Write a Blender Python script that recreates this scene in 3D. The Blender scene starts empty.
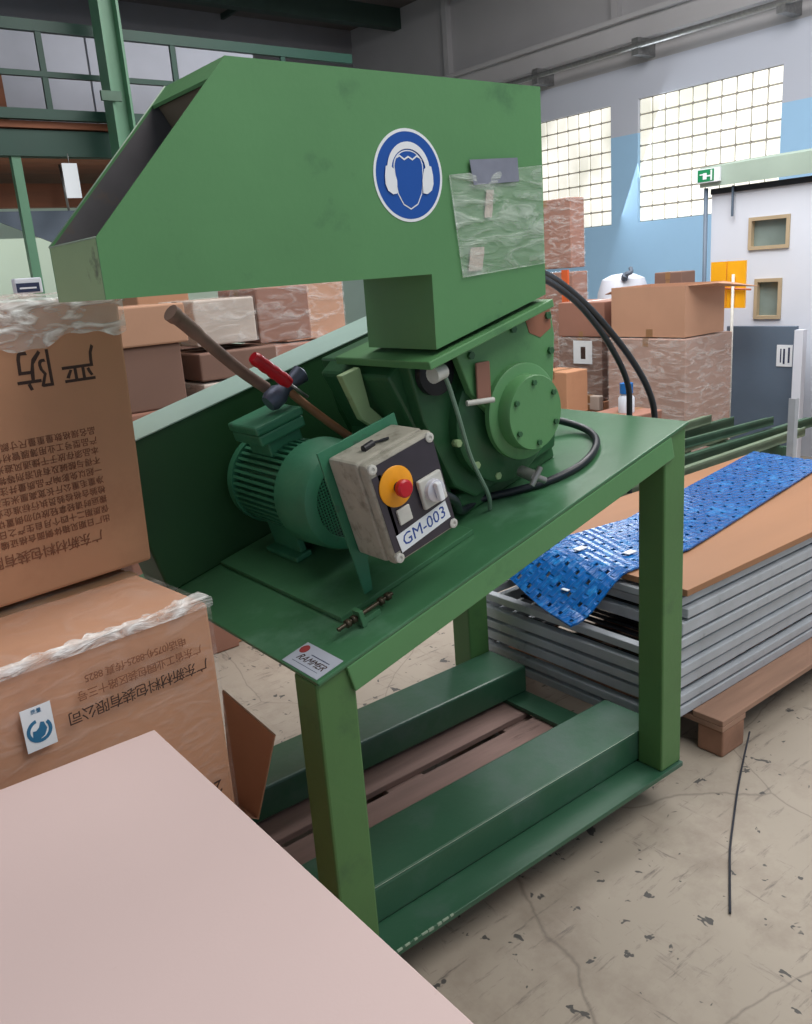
import bpy, bmesh, math, random
from mathutils import Vector, Matrix, noise
random.seed(7)
S = bpy.context.scene
COL = S.collection
R = math.radians

# ------------------------------------------------------------ camera, world, lights, exposure
cam = bpy.data.cameras.new('camera'); camo = bpy.data.objects.new('camera', cam); COL.objects.link(camo)
right = Vector((0.780290, -0.621290, -0.071740)); down = Vector((-0.222583, -0.168672, -0.960212)); fwd = Vector((0.584470, 0.765211, -0.269902))
m = Matrix((right, -down, -fwd)).transposed().to_4x4(); m.translation = Vector((-0.80758, -1.40010, 1.70341))
camo.matrix_world = m
cam.sensor_fit = 'VERTICAL'; cam.sensor_height = 36; cam.sensor_width = 28.5; cam.lens = 854.758 / 1024 * 36
cam.clip_start = .05; cam.clip_end = 200
S.camera = camo

w = bpy.data.worlds.new('hall_daylight'); S.world = w; w.use_nodes = True
bg = w.node_tree.nodes['Background']; bg.inputs[0].default_value = (.78, .90, 1.0, 1); bg.inputs[1].default_value = 0.46

def area(name, loc, target, sx, sy, power, col=(1, 1, 1)):
    l = bpy.data.lights.new(name, 'AREA'); l.shape = 'RECTANGLE'; l.size = sx; l.size_y = sy; l.energy = power; l.color = col
    o = bpy.data.objects.new(name, l); COL.objects.link(o); o.location = loc
    o.rotation_euler = (Vector(target) - Vector(loc)).to_track_quat('-Z', 'Y').to_euler()
    return o
area('hall_ceiling_light', (2.2, -2.2, 5.4), (1.8, -.6, 0), 4.5, 3.0, 250, (1, .97, .93))
area('hall_ceiling_light', (4.4, 2.4, 5.5), (5.6, 3.0, 0), 3.5, 4.0, 470, (1, .98, .97))
area('hall_ceiling_light', (-.4, 1.6, 5.5), (.2, 1.6, 0), 3.0, 2.0, 60, (1, .98, .95))
area('window_daylight', (8.9, 6.1, 2.9), (1.5, 1.5, 1.0), 4.0, 1.4, 210, (.86, .94, 1.0))
area('under_deck_fill', (1.2, 6.9, 2.70), (1.2, 8.0, 1.2), 3.0, .3, 26, (1, .99, .95))  # added fill, brightens the pale screen below the deck

S.view_settings.view_transform = 'Standard'; S.view_settings.look = 'None'
S.view_settings.exposure = -0.07; S.view_settings.gamma = 1.0; S.view_settings.use_curve_mapping = False

# ------------------------------------------------------------ materials
def srgb(r, g, b):
    f = lambda c: (c / 255 / 12.92) if c / 255 <= .04045 else ((c / 255 + .055) / 1.055) ** 2.4
    return (f(r), f(g), f(b), 1)
def mat(name, col, rough=.6, metal=0, var=.12, scale=6, bump=0, bscale=60, spec=.5, dirt=None, dscale=9, dlo=.62, dhi=.72, stretch=None):
    m = bpy.data.materials.new(name); m.use_nodes = True; nt = m.node_tree; N = nt.nodes; L = nt.links
    p = N['Principled BSDF']; p.inputs['Roughness'].default_value = rough; p.inputs['Metallic'].default_value = metal
    p.inputs['Specular IOR Level'].default_value = spec
    tc = N.new('ShaderNodeTexCoord'); src = tc.outputs['Object']
    if stretch:
        mp = N.new('ShaderNodeMapping'); mp.inputs['Scale'].default_value = stretch; L.new(src, mp.inputs[0]); src = mp.outputs[0]
    n = N.new('ShaderNodeTexNoise'); n.inputs['Scale'].default_value = scale; n.inputs['Detail'].default_value = 6; L.new(src, n.inputs['Vector'])
    r = N.new('ShaderNodeValToRGB'); c = col
    r.color_ramp.elements[0].position = .3; r.color_ramp.elements[1].position = .7
    r.color_ramp.elements[0].color = tuple(x * (1 - var) for x in c[:3]) + (1,)
    r.color_ramp.elements[1].color = tuple(min(1, x * (1 + var)) for x in c[:3]) + (1,)
    L.new(n.outputs[0], r.inputs[0]); out = r.outputs[0]
    if dirt:
        n2 = N.new('ShaderNodeTexNoise'); n2.inputs['Scale'].default_value = dscale; n2.inputs['Detail'].default_value = 8; n2.inputs['Roughness'].default_value = .65
        L.new(src, n2.inputs['Vector'])
        r2 = N.new('ShaderNodeValToRGB'); r2.color_ramp.elements[0].position = dlo; r2.color_ramp.elements[1].position = dhi
        L.new(n2.outputs[0], r2.inputs[0])
        mx = N.new('ShaderNodeMix'); mx.data_type = 'RGBA'; L.new(r2.outputs[0], mx.inputs[0]); L.new(out, mx.inputs[6]); mx.inputs[7].default_value = dirt
        out = mx.outputs[2]
    L.new(out, p.inputs['Base Color'])
    if bump:
        b = N.new('ShaderNodeBump'); b.inputs['Strength'].default_value = bump; b.inputs['Distance'].default_value = .01
        n3 = N.new('ShaderNodeTexNoise'); n3.inputs['Scale'].default_value = bscale; n3.inputs['Detail'].default_value = 4
        L.new(src, n3.inputs['Vector']); L.new(n3.outputs[0], b.inputs['Height']); L.new(b.outputs[0], p.inputs['Normal'])
    return m
def bump_bricks(m, sc, rot, st):
    nt = m.node_tree; N = nt.nodes; L = nt.links; tc = N['Texture Coordinate']; mp = N.new('ShaderNodeMapping'); mp.inputs['Rotation'].default_value = (0, 0, rot); L.new(tc.outputs['Object'], mp.inputs[0])
    br = N.new('ShaderNodeTexBrick'); br.inputs['Scale'].default_value = sc; br.inputs['Mortar Size'].default_value = .06; br.inputs['Mortar Smooth'].default_value = .6; L.new(mp.outputs[0], br.inputs['Vector'])
    b = N.new('ShaderNodeBump'); b.inputs['Strength'].default_value = st; b.inputs['Distance'].default_value = .01; b.invert = True; L.new(br.outputs['Fac'], b.inputs['Height'])
    L.new(b.outputs[0], N['Principled BSDF'].inputs['Normal'])
def film_mat(name, amount=.25, scale=14, tint=(1, .99, .98, 1)):
    # stretch wrap: mostly clear, glossy, with milky folds
    m = bpy.data.materials.new(name); m.use_nodes = True; nt = m.node_tree; N = nt.nodes; L = nt.links
    p = N['Principled BSDF']; p.inputs['Roughness'].default_value = .18; p.inputs['Base Color'].default_value = tint
    tc = N.new('ShaderNodeTexCoord'); mp = N.new('ShaderNodeMapping'); mp.inputs['Scale'].default_value = (1, 1, 3.2); L.new(tc.outputs['Object'], mp.inputs[0])
    n = N.new('ShaderNodeTexNoise'); n.inputs['Scale'].default_value = scale; n.inputs['Detail'].default_value = 8; n.inputs['Distortion'].default_value = 1.2
    L.new(mp.outputs[0], n.inputs['Vector'])
    r = N.new('ShaderNodeValToRGB'); r.color_ramp.elements[0].position = .45; r.color_ramp.elements[0].color = (.04, .04, .04, 1)
    r.color_ramp.elements[1].position = .72; r.color_ramp.elements[1].color = (amount * 2.4,) * 3 + (1,)
    L.new(n.outputs[0], r.inputs[0]); L.new(r.outputs[0], p.inputs['Alpha'])
    b = N.new('ShaderNodeBump'); b.inputs['Strength'].default_value = .8; b.inputs['Distance'].default_value = .02
    L.new(n.outputs[0], b.inputs['Height']); L.new(b.outputs[0], p.inputs['Normal'])
    return m
def emis(name, col, st):
    m = bpy.data.materials.new(name); m.use_nodes = True; nt = m.node_tree
    p = nt.nodes['Principled BSDF']; p.inputs['Emission Color'].default_value = col; p.inputs['Emission Strength'].default_value = st
    p.inputs['Base Color'].default_value = col; p.inputs['Roughness'].default_value = .3
    return m
M = {}
M['green'] = mat('green_machine_paint', srgb(88, 140, 90), .42, var=.07, scale=3, bump=.06, bscale=45, dirt=srgb(62, 104, 70), dscale=5, dlo=.6, dhi=.78)
M['green_leg'] = mat('olive_green_leg_paint', srgb(76, 118, 68), .45, var=.09, scale=3, bump=.06, bscale=45, dirt=srgb(58, 92, 62), dscale=5, dlo=.58, dhi=.78)
M['green_top'] = mat('green_tabletop_paint', srgb(64, 112, 78), .28, var=.10, scale=4, bump=.05, bscale=30, dirt=srgb(104, 146, 122), dscale=3.5, dlo=.55, dhi=.8)
M['green_dark'] = mat('dark_green_shaded_paint', srgb(46, 92, 58), .4, var=.14, scale=5, bump=.08, bscale=60, dirt=srgb(40, 80, 52), dscale=8)  # dark green, lowered further to hold the shadow around the grinder
M['green_base'] = mat('green_base_paint', srgb(48, 90, 68), .38, var=.10, scale=4, bump=.06, dirt=srgb(74, 98, 90), dscale=4, dlo=.5, dhi=.75)
M['green_light'] = mat('pale_green_sheet_paint', srgb(158, 184, 136), .5, var=.06, dirt=srgb(100, 110, 86), dscale=12)
M['guard_lid'] = mat('guard_lid_sheen_tone', srgb(160, 186, 178), .3, var=.06)  # guard green paled: the window sheen on the lid is put into the colour
M['guard'] = mat('guard_green_paint', srgb(40, 82, 48), .45, var=.12, scale=3, bump=.05)
M['motor'] = mat('motor_green_paint', srgb(56, 122, 92), .45, var=.12, scale=9, bump=.1, dirt=srgb(60, 90, 76), dscale=12)
M['scratch'] = mat('bare_scratch', srgb(150, 170, 152), .5, var=.2)
M['hopper_in'] = mat('worn_steel_inside', srgb(96, 92, 96), .6, .2, var=.2, scale=8, dirt=srgb(110, 92, 80), dscale=5)
M['rubber'] = mat('rubber_curtain', srgb(112, 98, 84), .8, var=.15)
M['blue_sign'] = mat('sign_blue', srgb(12, 78, 165), .4, var=.03)
M['white_sign'] = mat('sign_white', srgb(232, 236, 242), .4, var=.02)
M['tape_purple'] = mat('packing_tape', srgb(128, 132, 148), .3, var=.08, scale=30)
M['grey_box'] = mat('grey_enclosure_plastic', srgb(168, 164, 152), .6, var=.10, scale=22, bump=.1, dirt=srgb(128, 124, 112), dscale=30, dlo=.5, dhi=.7)
M['grey_light'] = mat('pale_grey_plastic', srgb(196, 196, 190), .5, var=.08, scale=30)
M['panel_dark'] = mat('dark_front_panel', srgb(56, 52, 62), .3, var=.15, scale=12)
M['yellow'] = mat('estop_yellow', srgb(240, 160, 20), .4, var=.06, scale=40)
M['red'] = mat('red_plastic', srgb(190, 18, 38), .35, var=.08, scale=30)
M['black'] = mat('black_rubber', srgb(28, 29, 36), .45, var=.2)
M['cable'] = mat('black_cable', srgb(30, 36, 44), .4, var=.2)
M['steel'] = mat('zinc_steel', srgb(150, 150, 150), .35, .7, var=.15, scale=30)
M['rod'] = mat('oily_threaded_rod', srgb(70, 62, 48), .4, .5, var=.3, scale=60)
M['silver'] = mat('chrome', srgb(215, 215, 225), .25, .3, var=.1)
M['label'] = mat('white_label_paper', srgb(226, 232, 238), .6, var=.02)
M['label_grey'] = mat('grey_label_foil', srgb(176, 182, 196), .4, var=.05)
M['ink_blue'] = mat('blue_marker_ink', srgb(30, 70, 150), .6, var=.05)
M['ink_black'] = mat('black_ink', srgb(58, 38, 32), .7, var=.1)
M['ink_brown'] = mat('faded_brown_ink', srgb(128, 82, 60), .8, var=.15)
M['ink_navy'] = mat('navy_ink', srgb(32, 44, 78), .6, var=.05)
M['logo_red'] = mat('red_ink', srgb(150, 56, 56), .6, var=.1)
M['logo_blue'] = mat('teal_blue_ink', srgb(36, 106, 146), .5, var=.1)
M['wood_stick'] = mat('weathered_wood_stick', srgb(132, 106, 96), .75, var=.25, scale=12, stretch=(1, 1, 1))
M['wood_handle'] = mat('varnished_handle', srgb(158, 108, 78), .5, var=.2, scale=15)
M['hammer'] = mat('grey_steel_head', srgb(92, 98, 118), .45, .5, var=.15)
M['tag_brown'] = mat('brown_tag', srgb(140, 98, 84), .7, var=.1)
M['rust'] = mat('red_primer', srgb(140, 92, 72), .7, var=.15)
M['hose_grey'] = mat('grey_green_hose', srgb(112, 138, 122), .4, var=.1)
CB = srgb(190, 140, 108)
M['carton'] = mat('brown_carton', CB, .8, var=.06, scale=2.5, bump=.05, bscale=25, dirt=srgb(160, 112, 84), dscale=2.2, dlo=.5, dhi=.8)
M['carton2'] = mat('tan_carton', srgb(190, 146, 120), .8, var=.06, scale=3, bump=.04)
M['carton3'] = mat('reddish_carton', srgb(156, 112, 96), .8, var=.07, scale=3, bump=.04)
M['carton4'] = mat('dark_carton', srgb(128, 98, 86), .8, var=.07, scale=3)
M['carton_p'] = mat('pinkish_wrapped_carton', srgb(172, 142, 130), .7, var=.08, scale=4)
M['carton_w'] = mat('pale_wrapped_goods', srgb(196, 182, 172), .6, var=.1, scale=5)
M['carton_in'] = mat('carton_inside', srgb(150, 108, 80), .85, var=.08)
M['tape'] = mat('brown_packing_tape', srgb(150, 112, 78), .3, var=.05)
M['pinkboard'] = mat('pale_pink_board', srgb(206, 184, 182), .7, var=.02, scale=2, bump=.02, bscale=200, dirt=srgb(196, 172, 166), dscale=40, dlo=.68, dhi=.8)
M['film'] = film_mat('stretch_wrap', .055, 11)
M['film_far'] = film_mat('stretch_wrap_far', .17, 7)
M['film_top'] = film_mat('thick_stretch_wrap', .46, 13)
M['film_top'].node_tree.nodes['Color Ramp'].color_ramp.elements[0].color = (.24, .24, .24, 1)
def bag_mat():
    m = film_mat('clear_plastic_bag', .18, 9, (.78, .86, .80, 1)); r = m.node_tree.nodes['Color Ramp']
    r.color_ramp.elements[0].color = (.20, .20, .20, 1); r.color_ramp.elements[1].color = (.6, .6, .6, 1)
    return m
M['bag'] = bag_mat()
M['wood'] = mat('pallet_wood', srgb(150, 118, 100), .85, var=.22, scale=5, bump=.25, bscale=30, stretch=(.35, 3, 3))
M['wood_dusty'] = mat('dusty_pallet_boards', srgb(136, 112, 106), .9, var=.2, scale=6, bump=.25, bscale=30, stretch=(.35, 3, 3), dirt=srgb(86, 66, 62), dscale=7)
M['wood_y'] = mat('pallet_block_wood', srgb(150, 112, 92), .85, var=.2, scale=8, bump=.2, bscale=40)
M['ply'] = mat('brown_hardboard', srgb(158, 114, 82), .6, var=.07, scale=3, stretch=(.3, 2, 2))
M['galv'] = mat('galvanised_frame_steel', srgb(172, 178, 186), .42, .0, var=.10, scale=9, dirt=srgb(104, 110, 120), dscale=7)
M['wire_dark'] = mat('dark_wire_mesh', srgb(44, 48, 58), .6, .2, var=.2)
M['mat_blue'] = mat('blue_mat_plastic', srgb(0, 92, 168), .22, var=.12, scale=14, bump=.15, bscale=90, dirt=srgb(40, 140, 214), dscale=18, dlo=.52, dhi=.7)
bump_bricks(M['mat_blue'], 8, R(9), .7)
M['white_tag'] = mat('white_tag', srgb(220, 230, 235), .5, var=.02)
M['rackgreen'] = mat('rack_green', srgb(62, 92, 74), .5, var=.2, scale=6)
M['rackgreen2'] = mat('pale_rack_green', srgb(112, 130, 108), .5, var=.15, scale=6)
M['colgreen'] = mat('column_green', srgb(86, 132, 104), .45, var=.08, scale=3)
M['mezzgreen'] = mat('mezzanine_green', srgb(14, 60, 48), .5, var=.1, scale=3)
M['mezz_white'] = mat('mezzanine_white_panel', srgb(176, 180, 192), .6, var=.03)
M['brown_beam'] = mat('brown_timber', srgb(120, 70, 44), .7, var=.2, stretch=(.3, 2, 2))
M['orange'] = mat('orange_paint', srgb(214, 98, 50), .6, var=.05)
M['signyellow'] = mat('yellow_plastic', srgb(250, 178, 20), .5, var=.05)
M['doorgrey'] = mat('grey_blue_panel', srgb(92, 108, 126), .5, var=.08, scale=3)
M['white'] = mat('office_white', srgb(214, 220, 232), .6, var=.03, scale=2)
M['canopy'] = mat('pale_green_roof_sheet', srgb(158, 176, 164), .6, var=.08, scale=3)
M['frame_wood'] = mat('window_frame_wood', srgb(178, 160, 132), .6, var=.08)
M['glass_dark'] = mat('office_glass', srgb(118, 132, 128), .1, var=.25, scale=3)
M['exit'] = mat('exit_green', srgb(20, 134, 84), .4, var=.03)
M['orange_handle'] = mat('orange_handle', srgb(180, 100, 70), .5, var=.1)
M['cover'] = mat('blue_grey_tarpaulin', srgb(96, 108, 124), .6, var=.1)
M['bottle_blue'] = mat('cobalt_cap', srgb(20, 110, 190), .4, var=.05)

# ------------------------------------------------------------ helpers
class MB:
    def __init__(s): s.v = []; s.f = []; s.mi = []; s.mats = []; s.sm = []
    def slot(s, m):
        if m not in s.mats: s.mats.append(m)
        return s.mats.index(m)
    def add(s, vs, fs, m=None, X=None, smooth=False):
        b = len(s.v); k = s.slot(m) if m else 0
        for p in vs:
            p = Vector(p); s.v.append(X @ p if X else p)
        for f in fs: s.f.append([b + i for i in f]); s.mi.append(k); s.sm.append(smooth)
        return s
    def box(s, x0, x1, y0, y1, z0, z1, X=None, m=None):
        vs = [(x, y, z) for x in (x0, x1) for y in (y0, y1) for z in (z0, z1)]
        return s.add(vs, [(0, 1, 3, 2), (4, 6, 7, 5), (0, 4, 5, 1), (2, 3, 7, 6), (0, 2, 6, 4), (1, 5, 7, 3)], m, X)
    def prism(s, pts, a, b, X=None, m=None, ax=1):
        # pts in the plane normal to axis ax, extruded from a to b
        def P(p, t):
            q = list(p); q.insert(ax, t); return q
        n = len(pts); vs = [P(p, a) for p in pts] + [P(p, b) for p in pts]
        fs = [tuple(range(n)), tuple(range(2 * n - 1, n - 1, -1))] + [(i, i + n, (i + 1) % n + n, (i + 1) % n) for i in range(n)]
        return s.add(vs, fs, m, X)
    def tube(s, pts, r, X=None, m=None, seg=12, cap=True):
        pts = [Vector(p) for p in pts]; n = len(pts); vs = []; up = None
        for i, p in enumerate(pts):
            t = (pts[min(i + 1, n - 1)] - pts[max(i - 1, 0)]).normalized()
            if up is None: up = t.orthogonal().normalized()
            up = (up - t * up.dot(t)).normalized(); sd = t.cross(up)
            rr = r[i] if isinstance(r, (list, tuple)) else r
            vs += [p + (up * math.cos(2 * math.pi * k / seg) + sd * math.sin(2 * math.pi * k / seg)) * rr for k in range(seg)]
        fs = [(i * seg + k, i * seg + (k + 1) % seg, (i + 1) * seg + (k + 1) % seg, (i + 1) * seg + k) for i in range(n - 1) for k in range(seg)]
        s.add(vs, fs, m, X, True)
        if cap:
            b = len(s.v); s.add(vs[:seg], [tuple(range(seg - 1, -1, -1))], m, X); s.add(vs[-seg:], [tuple(range(seg))], m, X)
        return s
    def lathe(s, prof, c, X=None, m=None, seg=48, ax='Y'):
        # prof: list of (axial, radius) about centre c
        vs = []
        for a, r in prof:
            for k in range(seg):
                t = 2 * math.pi * k / seg; p, q = r * math.cos(t), r * math.sin(t)
                vs.append((c[0] + p, c[1] + a, c[2] + q) if ax == 'Y' else ((c[0] + a, c[1] + p, c[2] + q) if ax == 'X' else (c[0] + p, c[1] + q, c[2] + a)))
        fs = [(i * seg + k, (i + 1) * seg + k, (i + 1) * seg + (k + 1) % seg, i * seg + (k + 1) % seg) for i in range(len(prof) - 1) for k in range(seg)]
        return s.add(vs, fs, m, X, True)
    def obj(s, name, m=None, parent=None, bevel=0, origin=None, solid=0):
        me = bpy.data.meshes.new(name)
        org = Vector(origin) if origin else (parent_base(parent) if parent else Vector((0, 0, 0)))
        me.from_pydata([p - org for p in s.v], [], s.f)
        if m is not None and not s.mats: me.materials.append(M[m])
        else:
            for k in s.mats: me.materials.append(M[k])
            for p, i in zip(me.polygons, s.mi): p.material_index = i
        for p, q in zip(me.polygons, s.sm): p.use_smooth = q
        me.update()
        bm = bmesh.new(); bm.from_mesh(me); bmesh.ops.remove_doubles(bm, verts=bm.verts, dist=1e-6)
        bmesh.ops.recalc_face_normals(bm, faces=bm.faces)
        if any(s.sm):
            for e in bm.edges:
                if len(e.link_faces) == 2 and e.calc_face_angle(0) > R(40): e.smooth = False
        bm.to_mesh(me); bm.free()
        o = bpy.data.objects.new(name, me); COL.objects.link(o)
        if parent: o.parent = parent
        else: o.location = org
        if bevel:
            b = o.modifiers.new('bevel', 'BEVEL'); b.width = bevel; b.segments = 2; b.limit_method = 'ANGLE'; b.angle_limit = R(40)
        return o
BASE = {}
def parent_base(p):
    while p.parent: p = p.parent
    return Vector(p.location)
def thing(name, label, cat, loc, group=None):
    o = bpy.data.objects.new(name, None); COL.objects.link(o); o.location = loc; o.empty_display_size = .1
    o['label'] = label; o['category'] = cat
    if group: o['group'] = group
    return o
def tag(o, label, cat, group=None):
    o['label'] = label; o['category'] = cat
    if group: o['group'] = group
    return o
def struct(o): o['kind'] = 'structure'; return o
def frame(o, x, y, z):
    # matrix with axes x,y,z at origin o
    m = Matrix((x, y, z)).transposed().to_4x4(); m.translation = Vector(o); return m
def text(s, size, X, m, name, parent, depth=.0004, shear=0, bold=0, align='CENTER', spacing=1, line=1):
    c = bpy.data.curves.new('text', 'FONT'); c.body = s; c.size = size; c.extrude = depth; c.align_x = align; c.align_y = 'CENTER'
    c.shear = shear; c.offset = bold; c.space_character = spacing; c.space_line = line; c.resolution_u = 2
    t = bpy.data.objects.new('text', c); COL.objects.link(t); bpy.context.view_layer.update()
    me = bpy.data.meshes.new_from_object(t.evaluated_get(bpy.context.evaluated_depsgraph_get()))
    bpy.data.objects.remove(t)
    org = parent_base(parent)
    for v in me.vertices: v.co = X @ v.co - org
    me.materials.clear(); me.materials.append(M[m]); me.name = name
    o = bpy.data.objects.new(name, me); COL.objects.link(o); o.parent = parent
    return o
def smooth_path(P, n=8):
    P = [Vector(p) for p in P]; out = []
    Q = [P[0] * 2 - P[1]] + P + [P[-1] * 2 - P[-2]]
    for i in range(1, len(Q) - 2):
        a, b, c, d = Q[i - 1:i + 3]
        for k in range(n):
            t = k / n
            out.append(.5 * ((2 * b) + (c - a) * t + (2 * a - 5 * b + 4 * c - d) * t * t + (3 * b - a - 3 * c + d) * t ** 3))
    out.append(P[-1]); return out

# ------------------------------------------------------------ the setting
# floor: worn, scuffed and paint-chipped concrete
def floor_mat():
    m = mat('worn_concrete', srgb(164, 154, 141), .6, var=.10, scale=1.3, bump=.08, bscale=12)
    nt = m.node_tree; N = nt.nodes; L = nt.links; p = N['Principled BSDF']; base = p.inputs['Base Color'].links[0].from_socket
    tc = N['Texture Coordinate']
    def layer(base, vec_scale, rot, nscale, lo, hi, col, detail=8, dist=0):
        mp = N.new('ShaderNodeMapping'); mp.inputs['Scale'].default_value = vec_scale; mp.inputs['Rotation'].default_value = (0, 0, rot); L.new(tc.outputs['Object'], mp.inputs[0])
        n = N.new('ShaderNodeTexNoise'); n.inputs['Scale'].default_value = nscale; n.inputs['Detail'].default_value = detail; n.inputs['Roughness'].default_value = .7; n.inputs['Distortion'].default_value = dist
        L.new(mp.outputs[0], n.inputs['Vector']); r = N.new('ShaderNodeValToRGB'); r.color_ramp.elements[0].position = lo; r.color_ramp.elements[1].position = hi
        L.new(n.outputs[0], r.inputs[0]); mx = N.new('ShaderNodeMix'); mx.data_type = 'RGBA'; L.new(r.outputs[0], mx.inputs[0]); L.new(base, mx.inputs[6]); mx.inputs[7].default_value = col
        return mx.outputs[2]
    c = layer(base, (1, 1, 1), 0, 2.5, .5, .72, srgb(142, 130, 118))
    c = layer(c, (1, 7, 1), R(12), 5, .575, .70, srgb(108, 100, 94), 9)      # drag marks
    c = layer(c, (6, 1, 1), R(-25), 4, .60, .72, srgb(112, 104, 98), 9, 1.0)
    c = layer(c, (1, 1, 1), 0, 13, .64, .66, srgb(78, 76, 74), 3, .4)     # chipped spots
    # hairline cracks
    v = N.new('ShaderNodeTexVoronoi'); v.feature = 'DISTANCE_TO_EDGE'; v.inputs['Scale'].default_value = 1.15
    n = N.new('ShaderNodeTexNoise'); n.inputs['Scale'].default_value = 3; n.inputs['Detail'].default_value = 6; L.new(tc.outputs['Object'], n.inputs['Vector'])
    mv = N.new('ShaderNodeMix'); mv.data_type = 'VECTOR'; mv.inputs[0].default_value = .08; L.new(tc.outputs['Object'], mv.inputs[4]); L.new(n.outputs['Color'], mv.inputs[5]); L.new(mv.outputs[1], v.inputs['Vector'])
    r = N.new('ShaderNodeValToRGB'); r.color_ramp.elements[0].position = 0; r.color_ramp.elements[0].color = (.5, .5, .5, 1); r.color_ramp.elements[1].position = .003; r.color_ramp.elements[1].color = (0, 0, 0, 1)
    L.new(v.outputs['Distance'], r.inputs[0]); mx = N.new('ShaderNodeMix'); mx.data_type = 'RGBA'; L.new(r.outputs[0], mx.inputs[0]); L.new(c, mx.inputs[6]); mx.inputs[7].default_value = srgb(92, 84, 78)
    L.new(mx.outputs[2], p.inputs['Base Color']); return m
M['floor'] = floor_mat()
struct(MB().box(-6, 9.4, -5, 12.4, -.1, 0).obj('floor', 'floor'))

# right wall with two glass-block windows
def wall_mat():
    m = mat('painted_wall', srgb(160, 200, 232), .75, var=.03, scale=1.5)
    nt = m.node_tree; N = nt.nodes; L = nt.links; p = N['Principled BSDF']; base = p.inputs['Base Color'].links[0].from_socket
    tc = N['Texture Coordinate']; sp = N.new('ShaderNodeSeparateXYZ'); L.new(tc.outputs['Object'], sp.inputs[0])
    g = N.new('ShaderNodeMath'); g.operation = 'GREATER_THAN'; g.inputs[1].default_value = 3.2; L.new(sp.outputs['Z'], g.inputs[0])
    mx = N.new('ShaderNodeMix'); mx.data_type = 'RGBA'; L.new(g.outputs[0], mx.inputs[0]); L.new(base, mx.inputs[6]); mx.inputs[7].default_value = srgb(190, 194, 206)
    L.new(mx.outputs[2], p.inputs['Base Color']); return m
M['wall'] = wall_mat()
M['upper_wall'] = mat('upper_wall_grey', srgb(172, 170, 172), .8, var=.06, scale=1)
wins = [(4.03, 5.96), (6.39, 8.32)]; ZB, ZT = 2.11, 3.60
b = MB(); b.box(9.0, 9.3, -5, 12.4, 0, ZB); b.box(9.0, 9.3, -5, 12.4, ZT, 4.0)
for y0, y1 in ((-5, 4.03), (5.96, 6.39), (8.32, 12.4)): b.box(9.0, 9.3, y0, y1, ZB, ZT)
struct(b.obj('wall_right', 'wall'))
struct(MB().box(9.0, 9.3, -5, 12.4, 4.0, 6.4).obj('wall_right_upper', 'upper_wall'))
tr = MB().box(8.78, 9.0, -5, 12.4, 4.22, 4.50); tr.box(8.70, 9.0, -5, 12.4, 4.46, 4.52)
struct(tr.obj('trim_1', 'upper_wall', bevel=.01))
tr = MB()
for y in (-2, 1, 3, 6.2, 9.4): tr.box(8.9, 9.0, y, y + .1, 4.5, 6.2)
struct(tr.obj('trim_2', 'upper_wall'))
def glassblock_mat():
    m = bpy.data.materials.new('daylit_glass_block'); m.use_nodes = True; nt = m.node_tree; N = nt.nodes; L = nt.links
    p = N['Principled BSDF']; p.inputs['Roughness'].default_value = .2; p.inputs['Base Color'].default_value = srgb(205, 205, 196)
    tc = N.new('ShaderNodeTexCoord'); n = N.new('ShaderNodeTexNoise'); n.inputs['Scale'].default_value = 1.1; n.inputs['Detail'].default_value = 4; L.new(tc.outputs['Object'], n.inputs['Vector'])
    r = N.new('ShaderNodeValToRGB'); r.color_ramp.elements[0].position = .40; r.color_ramp.elements[0].color = srgb(206, 204, 190); r.color_ramp.elements[1].position = .58; r.color_ramp.elements[1].color = srgb(255, 250, 240)
    L.new(n.outputs[0], r.inputs[0]); L.new(r.outputs[0], p.inputs['Emission Color']); p.inputs['Emission Strength'].default_value = .95
    return m
M['block'] = glassblock_mat(); M['mortar'] = mat('window_mortar', srgb(150, 146, 138), .8, var=.05)
for k, (y0, y1) in enumerate(wins):
    fr = MB(); fr.box(9.05, 9.16, y0, y1, ZB, ZT)
    f = struct(fr.obj('window_%d' % (k + 1), 'mortar'))
    g = MB(); n, mm = 10, 8; dy = (y1 - y0) / n; dz = (ZT - ZB) / mm
    for i in range(n):
        for j in range(mm):
            a = y0 + i * dy; c = ZB + j * dz
            g.box(9.03, 9.14, a + .010, a + dy - .010, c + .010, c + dz - .010)
    g.obj('glass_block_panel', 'block', f, bevel=.012)
# inner trunking / sprinkler pipe with brackets under the ledge
t = MB().tube([(8.68, -4, 4.13), (8.68, 8.6, 4.13)], .035, m='steel')
for y in (.6, 3.9, 5.75, 7.4): t.box(8.66, 9.0, y - .05, y + .05, 4.03, 4.22, m='steel')
tag(t.obj('ceiling_pipe', None), 'long grey pipe on brackets high along the window wall', 'pipe')

# back wall, roof
M['backwall'] = mat('pale_green_back_wall', srgb(186, 204, 188), .8, var=.04, scale=1)
M['backupper'] = mat('back_wall_upper', srgb(126, 124, 128), .85, var=.08, scale=1)
struct(MB().box(-6, 9, 12.0, 12.3, 0, 3.0).obj('wall_back', 'backwall'))
struct(MB().box(-6, 9, 12.0, 12.3, 3.0, 6.4).obj('wall_back_upper', 'backupper'))
M['ceil'] = mat('dark_roof_sheet', srgb(96, 90, 88), .9, var=.12, scale=1)
M['ceilbeam'] = mat('dark_green_roof_beam', srgb(44, 62, 54), .6, var=.1)
struct(MB().box(-6, 9, -5, 12.3, 5.8, 6.0).obj('ceiling', 'ceil'))
for k, y in enumerate((5.2, 8.2, 10.6)):
    struct(MB().box(-6, 9, y, y + .18, 5.5, 5.8).obj('trim_%d' % (k + 4), 'ceilbeam'))
tr = MB()
for x in (1.5, 4.0, 6.5): tr.box(x, x + .05, 2, 12, 5.72, 5.8)
struct(tr.obj('trim_7', 'ceilbeam'))

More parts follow.
